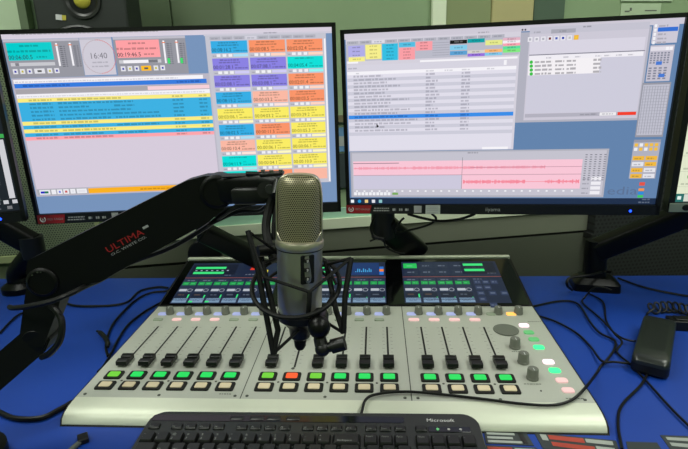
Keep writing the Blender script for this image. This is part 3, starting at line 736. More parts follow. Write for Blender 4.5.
# ---- right screen picture
u = UI(h2); R = u.r
u.q(-SW/2, 0, SW/2, SH, (98, 130, 172), 0)
xl, zl_ = h2(347, 40); 
u.q(-SW/2, h2(349, 198)[1], SW/2, 0, (28, 44, 72), 1)                      # taskbar
u.q(-SW/2+0.002, h2(349, 151.5)[1], h2(516.5, 100)[0], SH, (212, 208, 220), 1)
u.q(-SW/2, h2(400, 37.2)[1], SW/2, SH, (206, 201, 214), 2); u.words(-0.05, -0.03, SH-0.010, 0.003, (120, 118, 130), 3)
R(347.5, 58.5, 521, 27.5, (206, 204, 216), 3) if False else None
xR = h2(519.5, 45)[0]
u.q(-SW/2+0.002, h2(348, 61.5)[1], xR, h2(348, 45)[1]+0.001, (186, 186, 200), 3)
for k_ in range(12): u.q(-SW/2+0.004+k_*0.0245, h2(348, 44.5)[1], -SW/2+0.027+k_*0.0245, h2(348, 41.5)[1], (178, 178, 190) if k_ != 2 else (222, 220, 230), 4); u.words(-SW/2+0.008+k_*0.0245, -SW/2+0.022+k_*0.0245, h2(348, 43.8)[1], 0.0028, (120, 120, 134), 5)
cells = [(348.1, 46, 364.8, 57, (176, 172, 232), 3), (348.6, 57, 365, 61.3, (246, 238, 140), 1), (365.3, 44.8, 381.5, 58.8, (246, 238, 140), 4), (382, 44, 397.9, 60, (50, 190, 226), 5), (399, 42.6, 415, 46.6, (80, 190, 226), 1), (399, 48, 415, 59.3, (250, 158, 166), 4),
         (415.8, 41.8, 432.3, 50, (250, 158, 166), 3), (450, 40.4, 467, 43.4, (10, 10, 14), 1), (450, 45.5, 467, 49.6, (130, 205, 236), 1), (450, 51.3, 467, 54.6, (90, 160, 210), 1), (467.6, 39, 484.6, 42.3, (0, 160, 165), 1),
         (467.6, 50.6, 484.6, 53.2, (214, 210, 204), 1), (467.6, 53.6, 484.6, 56, (150, 110, 220), 1), (485.5, 40.4, 502.2, 44.6, (230, 234, 140), 1), (484.8, 49.4, 502, 52.2, (250, 184, 120), 1), (484.8, 52.6, 502, 55, (130, 200, 236), 1),
         (503, 38, 520, 40.4, (226, 178, 196), 1), (503, 40.6, 520, 43, (244, 240, 246), 1), (503, 43.2, 520, 45.8, (250, 160, 178), 1), (503, 46, 520, 49, (90, 224, 160), 1), (503, 49, 520, 52, (130, 234, 130), 1)]
for (x0, y0, x1, y1, c_, n_) in cells:
    A = h2(x0, y0); B = h2(x1, y1); u.q(A[0], A[1], B[0], B[1], c_, 5); hh = (A[1]-B[1])/n_
    for i in range(n_): u.words(A[0]+0.008, B[0]-0.008, A[1]-(i+0.65)*hh, min(0.0028, hh*0.5), tuple(int(k_*0.55) for k_ in c_) if sum(c_) > 60 else (220, 220, 220), 6)
for k_ in range(6): z_ = h2(348, 47+k_*2.4)[1]; u.q(h2(432.5, 47)[0], z_, h2(449.5, 47)[0], z_+0.0007, (150, 150, 165), 4)
u.q(-SW/2+0.003, h2(348, 62.6)[1], xR-0.005, h2(348, 61.5)[1], WHT, 5) if False else None
A = h2(349, 63); u.q(-SW/2+0.004, A[1]-0.0015, -SW/2+0.025, A[1]+0.003, WHT, 4); A = h2(420, 60); u.q(A[0], A[1]-0.004, xR-0.002, A[1]-0.0005, WHT, 5)
zl = lambda y: h2(349, y)[1]
u.q(-SW/2+0.003, zl(71.5), xR-0.02, zl(65.6), (214, 211, 224), 3); u.words(-SW/2+0.005, -SW/2+0.022, zl(69.5), 0.003, (130, 128, 145), 4); u.q(xR-0.026, zl(70.8), xR-0.021, zl(66.2), WHT, 4)
xr2 = h2(516, 72)[0]
u.q(-SW/2+0.003, zl(75.3), xr2, zl(72), (244, 242, 248), 4); u.words(-SW/2+0.02, -SW/2+0.026, zl(74.6), 0.003, (150, 148, 160), 5)
for k_ in (0.155, 0.19, 0.222, 0.268): u.words(-SW/2+k_, -SW/2+k_+0.015, zl(74.6), 0.003, (160, 158, 170), 5)
u.q(-SW/2+0.003, zl(150.5), xr2, zl(75.3), (224, 221, 234), 4)
n = 0; y = 75.3
while y < 133:
    if n % 2: u.q(-SW/2+0.003, zl(y+3.35), xr2, zl(y), (204, 203, 217), 5)
    sel = (n == 12)
    if sel: u.q(-SW/2+0.003, zl(y+3.6), xr2, zl(y-0.1), (56, 140, 232), 6)
    tc = (120, 118, 134) if not sel else (20, 60, 130)
    wd = random.uniform(0.055, 0.125)
    if n < 17:
        u.words(-SW/2+0.015, -SW/2+0.015+wd, zl(y+2.6), 0.0040, tc, 7); u.words(-SW/2+0.155, -SW/2+0.155+random.uniform(0.01, 0.03), zl(y+2.6), 0.0040, tc, 7); u.words(-SW/2+0.222, -SW/2+0.238, zl(y+2.6), 0.0040, tc, 7)
    y += 3.37; n += 1
u.q(h2(482, 149)[0], h2(482, 149.3)[1], xr2-0.006, h2(482, 146.9)[1], WHT, 6)
ax, az = h2(376.5, 123.5); o = len(u.v); u.v += [u.P(ax, az, 8), u.P(ax+0.005, az-0.006, 8), u.P(ax, az-0.008, 8)]; u.f.append([o+2, o+1, o]); u.c.append(lin((10, 10, 10)))
# window at the right: explorer
A = h2(524, 28); B = h2(637.5, 118)
xw0, xw1 = h2(523, 110)[0], h2(637.5, 112)[0]; zw0, zw1 = h2(630, 118)[1], h2(640, 25)[1]
u.q(xR+0.001, zw0-0.004, xw1+0.004, SH-0.012, (176, 176, 190), 3); u.q(xw0+0.002, zw0, xw1, zw1, (204, 200, 214), 4)
u.q(xw0+0.002, h2(560, 33)[1], xw1, h2(560, 28.5)[1]+0.004, (196, 194, 208), 5); A = h2(551, 33); u.q(A[0], A[1]-0.001, A[0]+0.042, A[1]+0.006, (168, 168, 180), 6); u.words(A[0]+0.014, A[0]+0.026, A[1]+0.001, 0.003, (120, 120, 130), 7); u.words(A[0]-0.03, A[0]-0.018, A[1]+0.001, 0.003, (130, 130, 140), 7)
for i in range(8):
    A = h2(530+i*6.6, 39.5-i*0.3); u.q(A[0]-0.004, A[1]-0.004, A[0]+0.004, A[1]+0.004, (232, 230, 238) if i != 7 else (240, 180, 60), 6); u.q(A[0]-0.002, A[1]-0.002, A[0]+0.002, A[1]+0.002, ((180, 180, 190), (180, 180, 190), (180, 180, 190), (120, 40, 40), (70, 90, 180), (50, 70, 170), (190, 190, 190), (240, 200, 60))[i], 7)
A = h2(527, 55); B = h2(641, 49); u.q(xw0+0.004, A[1], xw1-0.002, A[1]-0.0012, (110, 110, 125), 6)
u.q(xw0+0.004, h2(527, 54.5)[1], xw1-0.004, h2(527, 42)[1], (216, 212, 226), 5)
u.q(xw0+0.004, h2(527, 60.3)[1], xw1-0.004, h2(527, 56)[1], (240, 237, 244), 6); 
for k_ in (0.03, 0.06, 0.08, 0.115, 0.13, 0.15, 0.17): u.words(xw0+0.004+k_, xw0+0.014+k_, h2(527, 59.4)[1], 0.0028, (140, 138, 150), 7)
u.q(xw0+0.004, h2(527, 113.5)[1], xw1-0.002, h2(527, 60.3)[1], (205, 203, 219), 5)
xq = h2(599.7, 66)[0]; u.q(xw0+0.004, h2(527, 75.5)[1], xq, h2(527, 60.3)[1], (244, 240, 244), 6)
for i in range(4):
    A = h2(531.2, 62.2+i*3.9); u.disc(A[0], A[1], 0.0032, (60, 190, 70), 7, n=10)
    for a_, b_ in ((0.006, 0.037), (0.042, 0.058), (0.062, 0.078), (0.108, 0.122)): u.words(A[0]+a_, A[0]+b_, A[1]-0.002, 0.0040, (70, 68, 76), 7)
zf0, zf1 = h2(626, 115.3)[1], h2(626, 111.6)[1]
u.q(xw0+0.004, zf0, xw1-0.002, zf1, (178, 176, 190), 6); u.q(h2(617.5, 113)[0], zf0+0.0005, h2(635.9, 113)[0], zf1-0.0005, (244, 60, 40), 7); u.q(h2(599.6, 113)[0], zf0+0.0005, h2(616, 113)[0], zf1-0.0005, (238, 236, 240), 7); u.words(h2(602, 113)[0], h2(613, 113)[0], zf0+0.002, 0.003, (130, 130, 140), 8); u.words(h2(580, 113)[0], h2(597, 113)[0], zf0+0.002, 0.003, (110, 110, 120), 8)
u.words(h2(583, 27.5)[0], h2(592, 27.5)[0], h2(583, 27.5)[1], 0.003, (90, 90, 100), 6)
A = h2(525, 30.6); u.q(A[0]-0.006, A[1], A[0]-0.003, A[1]+0.003, (70, 70, 85), 6); u.q(A[0]-0.001, A[1], A[0]+0.002, A[1]+0.003, (70, 70, 85), 6)
# side panels
x0, x1 = h2(650, 50)[0], h2(676, 30)[0]
u.q(x0, h2(665, 43)[1], x1+0.004, h2(665, 22)[1], (204, 200, 214), 4)
for i in range(5):
    A = h2(655, 26.5+i*4.2); u.q(x0+0.002, A[1]-0.0015, x0+0.006, A[1]+0.0035, (240, 240, 245), 5)
    if i == 1: u.q(x0+0.008, A[1]-0.002, x1+0.003, A[1]+0.005, (50, 110, 210), 5)
    else: u.words(x0+0.009, x0+0.024, A[1]-0.001, 0.0035, (120, 120, 130), 5)
u.q(x0, h2(664, 81)[1], x1+0.002, h2(664, 45)[1], (196, 192, 206), 4); u.q(x0+0.001, h2(664, 50.5)[1], x1, h2(664, 46.5)[1], (226, 222, 232), 5)
u.q(x1-0.012, h2(664, 50)[1], x1-0.007, h2(664, 47)[1], WHT, 6); u.q(x1-0.006, h2(664, 50)[1], x1-0.001, h2(664, 47)[1], WHT, 6)
for k_, (ya, yb_) in enumerate(((52, 64), (67, 80))):
    for i in range(5):
        for j in range(6 if k_ == 0 else 4):
            st = (x1-x0-0.004)/(6 if k_ == 0 else 4); zA_ = h2(664, ya+i*(yb_-ya)/5+1)[1]; X_ = x0+0.002+j*st; u.q(X_, zA_-0.001, X_+st*0.6, zA_+0.0016, (130, 132, 150), 5)
    A = h2(657, 63.2) if k_ == 0 else h2(659.5, 75.5); u.q(A[0]-0.002, A[1]-0.003, A[0]+0.008, A[1]+0.003, (70, 120, 210), 6)
xg0, xg1 = h2(635.5, 136)[0], h2(661.5, 136)[0]
u.q(xg0-0.001, h2(648, 137)[1], xg1+0.002, h2(655, 82.5)[1], (150, 150, 162), 4); u.q(xg0+0.001, h2(648, 135)[1], xg1, h2(655, 84.5)[1], (190, 190, 204), 5)
for j in range(9): X_ = xg0+0.003+j*(xg1-xg0-0.004)/9; u.q(X_, h2(648, 134)[1], X_+0.0008, h2(655, 86)[1], (150, 150, 164), 6)
for j in range(16): z_ = h2(648, 87+j*3)[1]; u.q(xg0+0.001, z_, xg1, z_+0.0006, (156, 156, 170), 6)
xg0, xg1 = h2(628.7, 178)[0], h2(655, 178)[0]; z0_, z1_ = h2(640, 178.5)[1], h2(648, 139.5)[1]
u.q(xg0, z0_, xg1, z1_, (176, 176, 190), 4); u.q(xg0, z1_-0.005, xg1, z1_, (150, 152, 168), 5)
for r_ in range(2):
    for c_ in range(5): u.q(xg0+0.002+c_*0.0088, z1_-0.013-r_*0.008, xg0+0.008+c_*0.0088, z1_-0.007-r_*0.008, (240, 190, 70) if (c_+r_) % 2 == 0 or c_ > 2 else (236, 236, 240), 5)
for r_ in range(4):
    for c_ in range(2):
        o_ = (r_, c_) in ((0, 0), (0, 1), (1, 1), (2, 0), (3, 0)); z_ = z0_+0.0365-r_*0.0115+0.001; X_ = xg0+0.002+c_*(xg1-xg0-0.002)/2
        u.q(X_, z_-0.002, X_+(xg1-xg0)/2-0.003, z_+0.006, (240, 184, 60) if o_ else (228, 228, 236), 5); u.words(X_+0.003, X_+0.015, z_, 0.003, (110, 90, 60) if o_ else (110, 110, 120), 6)
# waveform window
A = h2(350, 152); x0 = A[0]; x1 = h2(606, 175)[0]; z1_ = A[1]; z0_ = h2(350.5, 198)[1]+0.002
u.q(x0, z0_, x1, z1_, (176, 176, 188), 3); u.q(x0+0.004, z0_+0.004, x1-0.004, z1_-0.003, (196, 194, 206), 4)
xw = h2(581, 175)[0]; zt_, zm_, zb2 = h2(354, 161.5)[1], h2(354, 175.4)[1], h2(354, 189)[1]
u.words(0.0-0.06, -0.04, z1_-0.006, 0.003, (90, 90, 100), 6)
u.q(x0+0.006, zb2, xw, zm_, (204, 200, 220), 5); u.q(x0+0.006, zm_, xw, zt_, (248, 198, 214), 5); u.q(h2(461.5, 180)[0], zb2, xw, zm_, (248, 198, 214), 6)
u.q(x0+0.006, zt_-0.005, x0+0.10, zt_-0.0035, (150, 120, 135), 6)
zc_ = (zt_+zm_)/2; x = x0+0.007
while x < h2(545, 170)[0]:
    a_ = random.uniform(0.0008, 0.0032); u.q(x, zc_-a_, x+0.0016, zc_+a_, (240, 140, 160), 6); x += 0.0022
u.q(h2(470, 170)[0], zc_, xw, zc_+0.0008, (170, 120, 140), 7)
zc_ = (zb2+zm_)/2; x = h2(463, 180)[0]
while x < xw-0.002:
    a_ = random.uniform(0.0008, 0.0042) if (x < h2(525, 180)[0] or x > h2(545, 180)[0]) else 0.0006; u.q(x, zc_-a_, x+0.0016, zc_+a_, (244, 110, 130), 7); x += 0.0022
u.q(x0+0.006, zm_-0.0006, xw, zm_+0.0006, (190, 150, 165), 7); u.q(h2(461.5, 180)[0], zb2, h2(461.5, 180)[0]+0.0007, zt_+0.006, (90, 90, 100), 7)
for i in range(28): X_ = x0+0.01+i*(xw-x0-0.01)/28; u.q(X_, zb2-0.006, X_+0.004, zb2-0.003, (240, 240, 244), 6)
for i in range(10): X_ = x0+0.006+i*0.0078; u.q(X_, z0_+0.004, X_+0.0058, z0_+0.0105, (240, 240, 244), 6)
u.q(x0+0.086, z0_+0.005, x0+0.098, z0_+0.0098, (120, 170, 90), 6)
for c_ in range(5): 
    for s_ in range(12): X_ = xw+0.004+c_*0.0085; u.q(X_, z1_-0.012-s_*0.0045, X_+0.004, z1_-0.0105-s_*0.0045, (110, 110, 124), 6)
for s_ in range(4): u.q(x1-0.026, z0_+0.006+s_*0.0095, x1-0.008, z0_+0.0125+s_*0.0095, (238, 236, 242), 6); u.words(x1-0.042, x1-0.03, z0_+0.007+s_*0.0095, 0.003, (110, 110, 124), 6)
# wallpaper lettering and squares
A = h2(607, 194); u.text('edia', A[0], A[1]-0.001, 0.0165, (92, 114, 148), 1.5, w=h2(637, 194)[0]-A[0])
for (x, y, c_) in ((642, 184.4, (226, 84, 70)), (641.3, 189.6, (244, 150, 70)), (640.8, 193.2, (40, 140, 220)), (640.2, 196.4, (60, 200, 90))):
    A = h2(x, y); u.q(A[0]-0.005, A[1]-0.0024, A[0]+0.005, A[1]+0.0024 + (0.002 if y < 185 else 0), c_, 2)
for i, c_ in enumerate(((235, 240, 245), (40, 150, 215), (235, 200, 130), (226, 226, 236), (140, 196, 200))):
    A = h2(352.5+i*7, 201.2); (u.disc(A[0], A[1], 0.0036, c_, 3) if i == 1 else u.q(A[0]-0.0034, A[1]-0.0034, A[0]+0.0034, A[1]+0.0034, c_, 3))
A = h2(644, 200.5); u.words(A[0]-0.004, A[0]+0.010, A[1]+0.001, 0.003, (200, 205, 215), 3); u.words(A[0]-0.010, A[0]+0.010, A[1]-0.005, 0.003, (200, 205, 215), 3)
u.build('screen', M_ui, mon2)
# ---- stickers on the bottom bezels
def stickers(mon, h_, xs, fr):
    y = -0.0062
    x0, x1, x2, x3 = xs
    z0, z1 = -0.0195, -0.0015
    b = MB(); b.add([(x0, y-0.0004, z0), (x1-0.004, y-0.0004, z0), (x1, y-0.0004, z1), (x0, y-0.0004, z1)], [(0, 1, 2, 3)])
    cx_ = x0+0.0105; cz_ = (z0+z1)/2
    b.tube([(cx_+0.0048*math.cos(a_), y-0.0006, cz_+0.0048*math.sin(a_)) for a_ in [math.radians(110+i*20) for i in range(16)] if not 60 < math.degrees(a_) % 360 < 112], 0.0011, k=2, n=5, mi=1)
    b.add([(cx_-0.002, y-0.0007, cz_-0.002), (cx_+0.002, y-0.0007, cz_-0.002), (cx_, y-0.0007, cz_+0.003)], [(0, 1, 2)], 1)
    b.text('RED EAGLE', (x0+0.020, y-0.0007, cz_-0.0018), (1, 0, 0), (0, 0, 1), 0.004, mi=2, w=0.03)
    o = link('logo_sticker', b, [M_sticker, M_white, M_greyp], mon); o['label'] = 'red sticker with white emblem on the bezel'
    b = MB(); b.add([(x1-0.003, y-0.0003, z0), (x2, y-0.0003, z0), (x2, y-0.0003, z1), (x1+0.001, y-0.0003, z1)], [(0, 1, 2, 3)])
    def bars(xa_, xb_, zc__, h__):
        x = xa_
        while x < xb_: w_ = min(random.uniform(.002, .006), xb_-x); b.add([(x, y-0.0006, zc__), (x+w_, y-0.0006, zc__), (x+w_, y-0.0006, zc__+h__), (x, y-0.0006, zc__+h__)], [(0, 1, 2, 3)], 1); x += w_+0.001
    L = x2-x1; bars(x1+0.06*L, x1+0.42*L, cz_+0.001, 0.0025); bars(x1+0.04*L, x1+0.42*L, cz_-0.004, 0.0025)
    for k_ in (0.5, 0.66, 0.8): bars(x1+k_*L, x1+(k_+0.08)*L, cz_-0.003, 0.005)
    link('feature_sticker', b, [M_label, M_greyp], mon)
    b = MB(); b.bb((x2+0.001, y-0.0005, z0+0.002), (x3, y-0.0001, z1-0.001)); link('small_sticker', b, M_greyp if mon is mon1 else M_greyp, mon)
a_ = lambda h_, x, y: h_(x, y)[0]
stickers(mon1, h1, (a_(h1, 39.5, 220), a_(h1, 67.5, 219), a_(h1, 113, 218), a_(h1, 120, 217)), F1)
stickers(mon2, h2, (a_(h2, 346.6, 208), a_(h2, 372, 209), a_(h2, 413.5, 210), a_(h2, 421.5, 210)), F2)
b = MB(); x0, x1 = h2(425.5, 210)[0], h2(440, 210)[0]; b.bb((x0, -0.0068, -0.0198), (x1, -0.0061, -0.0012))
for k_ in range(4): b.bb((x0+0.003, -0.0070, -0.0175+k_*0.004), (x1-0.004, -0.0067, -0.0160+k_*0.004), mi=1)
link('white_label', b, [M_stickw, M_greyp], mon2)
b = MB(); x0 = h2(485, 211)[0]; b.text('iiyama', (x0, -0.0066, -0.0135), (1, 0, 0), (0, 0, 1), 0.008, w=0.029); link('logo', b, M_greyp, mon2)
b = MB(); x0, z0 = h2(628.5, 214); b.cyl((x0, -0.0068, -0.012), (x0, -0.005, -0.012), 0.0024, n=10); link('power_light', b, M_bled, mon2)

# ---- far-left and far-right monitors
F3 = Frame(at(27.4, 220, 0.93), 0.40, 0.03)
SW3, SH3 = 0.5977, 0.3362
F3 = Frame(F3.world((-(SW3/2+0.0075), 0, 0.0205)), 0.40, 0.04)
mon3 = monitor('black monitor cut off at the left edge showing dark level meters', None, F3, SW3, SH3)
h3 = hitter(F3); u = UI(h3); u.q(-SW3/2, 0, SW3/2, SH3, (26, 32, 40), 0)
xr = SW3/2
u.q(xr-0.10, 0.135, xr-0.002, 0.142, (60, 170, 80), 1); u.q(xr-0.06, 0.127, xr-0.03, 0.134, (190, 60, 40), 1)
u.q(xr-0.0135, 0.024, xr-0.004, 0.132, (205, 205, 210), 2)
for k_ in range(20): u.words(xr-0.09-0.02, xr-0.022, 0.05+k_*0.004 if k_ < 3 else 0.03, 0.003, (110, 116, 120), 1) if k_ < 3 else None
for k_ in range(6): u.q(xr-0.03-k_*0.012, 0.02, xr-0.028-k_*0.012, 0.058, (80, 88, 92), 2)
for k_ in range(6): u.q(xr-0.010-k_*0.014, 0.014, xr-0.002-k_*0.014, 0.021, ((200, 200, 205), (200, 200, 205), (200, 200, 205), (170, 210, 50), (120, 200, 80), (170, 60, 50))[k_], 2)
u.words(xr-0.07, xr-0.03, 0.004, 0.003, (200, 200, 205), 2); u.words(xr-0.07, xr-0.036, 0.0085, 0.003, (200, 200, 205), 2); u.q(xr-0.02, 0.004, xr-0.012, 0.010, (120, 120, 124), 2)
u.build('screen', M_ui, mon3)
b = MB(); x3, z3 = h3(2.2, 224); b.cyl((x3, -0.0068, -0.012), (x3, -0.005, -0.012), 0.0024, n=10); link('power_light', b, M_bled, mon3)
b = MB(); b.bb((SW3/2-0.055, -0.0066, -0.0025), (SW3/2-0.0, -0.0061, -0.0015)); link('trim_line', b, M_black, mon3)

SW4, SH4 = 0.5313, 0.2989
F4 = Frame(at(665.5, 211.4, 1.0), -0.13, 0.04)
F4 = Frame(F4.world((SW4/2+0.012, 0, 0.0200)), -0.13, 0.04)
M_silver = mat('grey_bezel', (122, 132, 118), 0.45, 0.2)
mon4 = monitor('monitor cut off at the right edge with cream screen and green dots', None, F4, SW4, SH4, bez=0.012, bot=0.020)
h4 = hitter(F4); u = UI(h4); u.q(-SW4/2, 0, SW4/2, SH4, (226, 232, 204), 0); xl = -SW4/2
u.q(xl, 0, SW4/2, 0.017, (60, 84, 84), 1); u.q(xl, 0, xl+0.018, 0.017, (40, 110, 104), 2); u.q(xl+0.006, 0.005, xl+0.013, 0.012, (225, 240, 235), 3); u.q(xl+0.018, 0.001, xl+0.2, 0.016, (214, 218, 206), 2)
for i in range(8):
    z_ = 0.052+i*0.031; xx = xl+0.024
    u.disc(xx, z_, 0.0062, (100, 176, 92), 2); u.q(xx-0.0035, z_-0.0008, xx+0.0035, z_+0.0008, (220, 240, 214), 3)
    u.words(xl+0.008, xl+0.032, z_-0.017, 0.0045, (130, 140, 120), 2); u.q(xl, z_-0.021, SW4/2, z_-0.0203, (190, 196, 172), 1)
    for k_ in range(1, 5): u.disc(xx+k_*0.1, z_, 0.0062, (100, 176, 92), 2); u.words(xl+k_*0.1, xl+k_*0.1+0.03, z_-0.017, 0.0045, (130, 140, 120), 2)
u.build('screen', M_ui, mon4)
b = MB(); b.bb((-SW4/2-0.010, -0.0075, -0.0195), (SW4/2+0.010, -0.0055, -0.001)); so = link('bezel_strip', b, M_silver, mon4, bev=0.0008)
b = MB(); b.ball((-SW4/2+0.022, -0.0078, -0.010), 0.008, n=12, sc=(1, 0.1, 0.8)); link('emblem', b, M_black, mon4)

# ---- monitor arms
def plate_arm(mb, a, c, w, d, ra=1.0):
    """a flat-sided arm between two points: w tall, d deep"""
    a = Vector(a); c = Vector(c); X = (c-a).normalized(); Y = Vector((0, 1, 0)); Y = (Y-X*Y.dot(X)).normalized(); Z = X.cross(Y)
    P = rrect(d, w, min(w, d)*0.25, 3)
    mb.loft([[a-X*0.004+Y*p*0.8+Z*q_*0.8 for p, q_ in P], [a+Y*p+Z*q_ for p, q_ in P], [c+Y*p*ra+Z*q_*ra for p, q_ in P], [c+X*0.004+Y*p*ra*0.8+Z*q_*ra*0.8 for p, q_ in P]], 0, True, False)
def arm(label, base_uv, elbow, mount, head, w=0.045):
    """base on the desk's back edge; post; lower arm to elbow; upper arm to mount; head to the monitor's plate"""
    base = desk_uv(*base_uv); t = thing('monitor_stand', label, 'monitor arm', loc=base)
    sh_ = lambda m_: shift(m_, base)
    b = MB(); b.loft([[base+Vector((p*s_, q_*s_, z_)) for p, q_ in rrect(0.11, 0.10, 0.02)] for z_, s_ in ((0, 1), (0.02, 1), (0.028, 0.8))], 0, True, False); link('base', sh_(b), M_gloss, t)
    top = Vector((base.x, base.y, elbow[0].z))
    b = MB(); b.cyl(base+Vector((0, 0, 0.028)), top+Vector((0, 0, 0.02)), 0.018); link('post', sh_(b), M_arm, t)
    b = MB(); plate_arm(b, top, elbow[0], w, 0.04); link('lower_arm', sh_(b), M_arm, t, bev=0.002)
    b = MB(); b.cyl(elbow[0]-Vector((0, 0, 0.03)), elbow[0]+Vector((0, 0, 0.03)), 0.023); link('elbow_joint', sh_(b), M_arm, t)
    b = MB(); plate_arm(b, elbow[0], mount, w*0.95, 0.035); link('upper_arm', sh_(b), M_arm, t, bev=0.002)
    b = MB(); b.cyl(mount-Vector((0, 0, 0.035)), mount+Vector((0, 0, 0.035)), 0.017); b.cyl(mount, head, 0.014); link('tilt_head', sh_(b), M_black, t)
    return t
def mount_of(fr, sh_): return fr.world((0, 0.063, (sh_+0.0075-0.0205)/2))
hm2 = mount_of(F2, SH); hm1 = mount_of(F1, SH)
# right monitor arm: visible leaning piece under the monitor's left end
eb = at(432, 244, 1.17); e2 = at(385, 222, 1.12)
ebx = MF.loc_of(at(416, 250, 1.27)); base = desk_uv(ebx.x, 0.50)
t = thing('monitor_stand', 'black articulated arm below the playlist monitor behind the console', 'monitor arm', loc=base)
sh_ = lambda m_: shift(m_, base)
b = MB(); b.loft([[base+Vector((p*s_, q_*s_, z_)) for p, q_ in rrect(0.09, 0.05, 0.015)] for z_, s_ in ((0, 1), (0.02, 1), (0.028, 0.8))], 0, True, False); link('base', sh_(b), M_gloss, t)
eb = at(418, 251, 1.265); eb = Vector((base.x, base.y, eb.z)); e2 = at(383, 225, 1.17)
b = MB(); b.cyl(base+Vector((0, 0, 0.02)), Vector((base.x, base.y, eb.z+0.02)), 0.016); link('post', sh_(b), M_arm, t)
b = MB(); plate_arm(b, eb, e2, 0.062, 0.05); link('upper_arm', sh_(b), M_arm, t)
b = MB(); b.cyl(e2-Vector((0, 0, 0.03)), e2+Vector((0, 0, 0.035)), 0.028); link('elbow_joint', sh_(b), M_blackp, t)
m2_ = Vector((hm2.x-0.02, hm2.y+0.05, hm2.z)); b = MB(); b.cyl(e2+Vector((0, 0, 0.02)), Vector((e2.x, e2.y, m2_.z)), 0.015); plate_arm(b, Vector((e2.x, e2.y, m2_.z)), m2_, 0.03, 0.03); b.cyl(m2_, hm2, 0.014); link('tilt_head', sh_(b), M_black, t)
# left monitor arm (dark diagonal behind the microphone)
base = desk_uv(0.075, 0.508)
t = thing('monitor_stand', 'black articulated arm under the cart-wall monitor, left of the microphone', 'monitor arm', loc=base)
b = MB(); b.lathe([(0.03, 0), (0.03, 0.02), (0.02, 0.03)][::-1], base, (0, 0, 1)) ; link('base', shift(b, base), M_gloss, t)
cb_ = desk_uv(MF.loc_of(at(199, 262, 1.27)).x, 0.515)
b = MB(); b.loft([[cb_+Vector((0, 0, 0.058))+Vector((p*s_, y_, q_*s_)) for p, q_ in rrect(0.088, 0.112, 0.042, 6)] for y_, s_ in ((-0.012, 0.94), (-0.009, 1), (0.009, 1), (0.012, 0.94))], 0, True, False); link('cable_cover', shift(b, base), M_black, t)
e1 = at(258, 259, 1.20); e0 = at(203, 232, 1.12)
b = MB(); pt = Vector((base.x, base.y, e1.z)); b.cyl(base+Vector((0, 0, 0.02)), pt+Vector((0, 0, 0.015)), 0.016); link('post', shift(b, base), M_arm, t)
b = MB(); plate_arm(b, pt, e1, 0.035, 0.035); link('lower_arm', shift(b, base), M_arm, t)
b = MB(); plate_arm(b, e1, e0, 0.044, 0.04); link('upper_arm', shift(b, base), M_arm, t)
m1m = Vector((hm1.x+0.02, hm1.y+0.05, hm1.z)); b = MB(); b.cyl(e0-Vector((0, 0, 0.02)), Vector((e0.x, e0.y, m1m.z)), 0.015); plate_arm(b, Vector((e0.x, e0.y, m1m.z)), m1m, 0.03, 0.03); b.cyl(m1m, hm1, 0.014); link('tilt_head', shift(b, base), M_black, t)
# far right: base block, post and long arm rising to the right
hm4 = mount_of(F4, SH4)
base = onz(594, 287, DESK)
t = thing('monitor_stand', 'black monitor arm on glossy wedge base at right rear of desk', 'monitor arm', loc=base)
b = MB(); Rz = Matrix.Rotation(-0.25, 3, 'Z')
b.loft([[base+Rz @ Vector((p*sx_, q_*sy_, z_)) for p, q_ in rrect(0.105, 0.075, 0.012)] for z_, sx_, sy_ in ((0, 1, 1), (0.018, 0.98, 0.98), (0.030, 0.7, 0.6))], 0, True, False); link('base', shift(b, base), M_gloss, t)
j0 = at(590, 247, (base-CO).dot(CF)); j0 = Vector((base.x-0.005, base.y, j0.z))
b = MB(); b.loft([[Vector((base.x-0.005*k_, base.y, base.z+0.025))+Vector((p, q_, dz_)) for p, q_ in rrect(w_, 0.04, 0.012)] for k_, dz_, w_ in ((0, 0, 0.042), (1, j0.z-base.z-0.035, 0.046), (1, j0.z-base.z-0.0, 0.046))], 0, True, False); link('post', shift(b, base), M_arm, t, bev=0.002)
j1 = at(688, 214, 1.09)
b = MB(); plate_arm(b, j0, j1, 0.05, 0.045); link('upper_arm', shift(b, base), M_arm, t)
X = (j1-j0).normalized(); b = MB(); b.tube([j0+Vector((0.02, -0.02, 0.026)), j1+Vector((0, -0.02, 0.026))], 0.0018, n=6, smooth=False); link('edge_highlight', shift(b, base), M_edge, t) if False else None
b = MB(); b.cyl(j1-Vector((0, 0, 0.03)), j1+Vector((0, 0, 0.03)), 0.022); b.cyl(j1, Vector((j1.x, j1.y, hm4.z)), 0.015); mm = Vector((hm4.x-0.02, hm4.y+0.03, hm4.z)); plate_arm(b, Vector((j1.x, j1.y, hm4.z)), mm, 0.03, 0.03); b.cyl(mm, hm4, 0.013); link('tilt_head', shift(b, base), M_black, t)
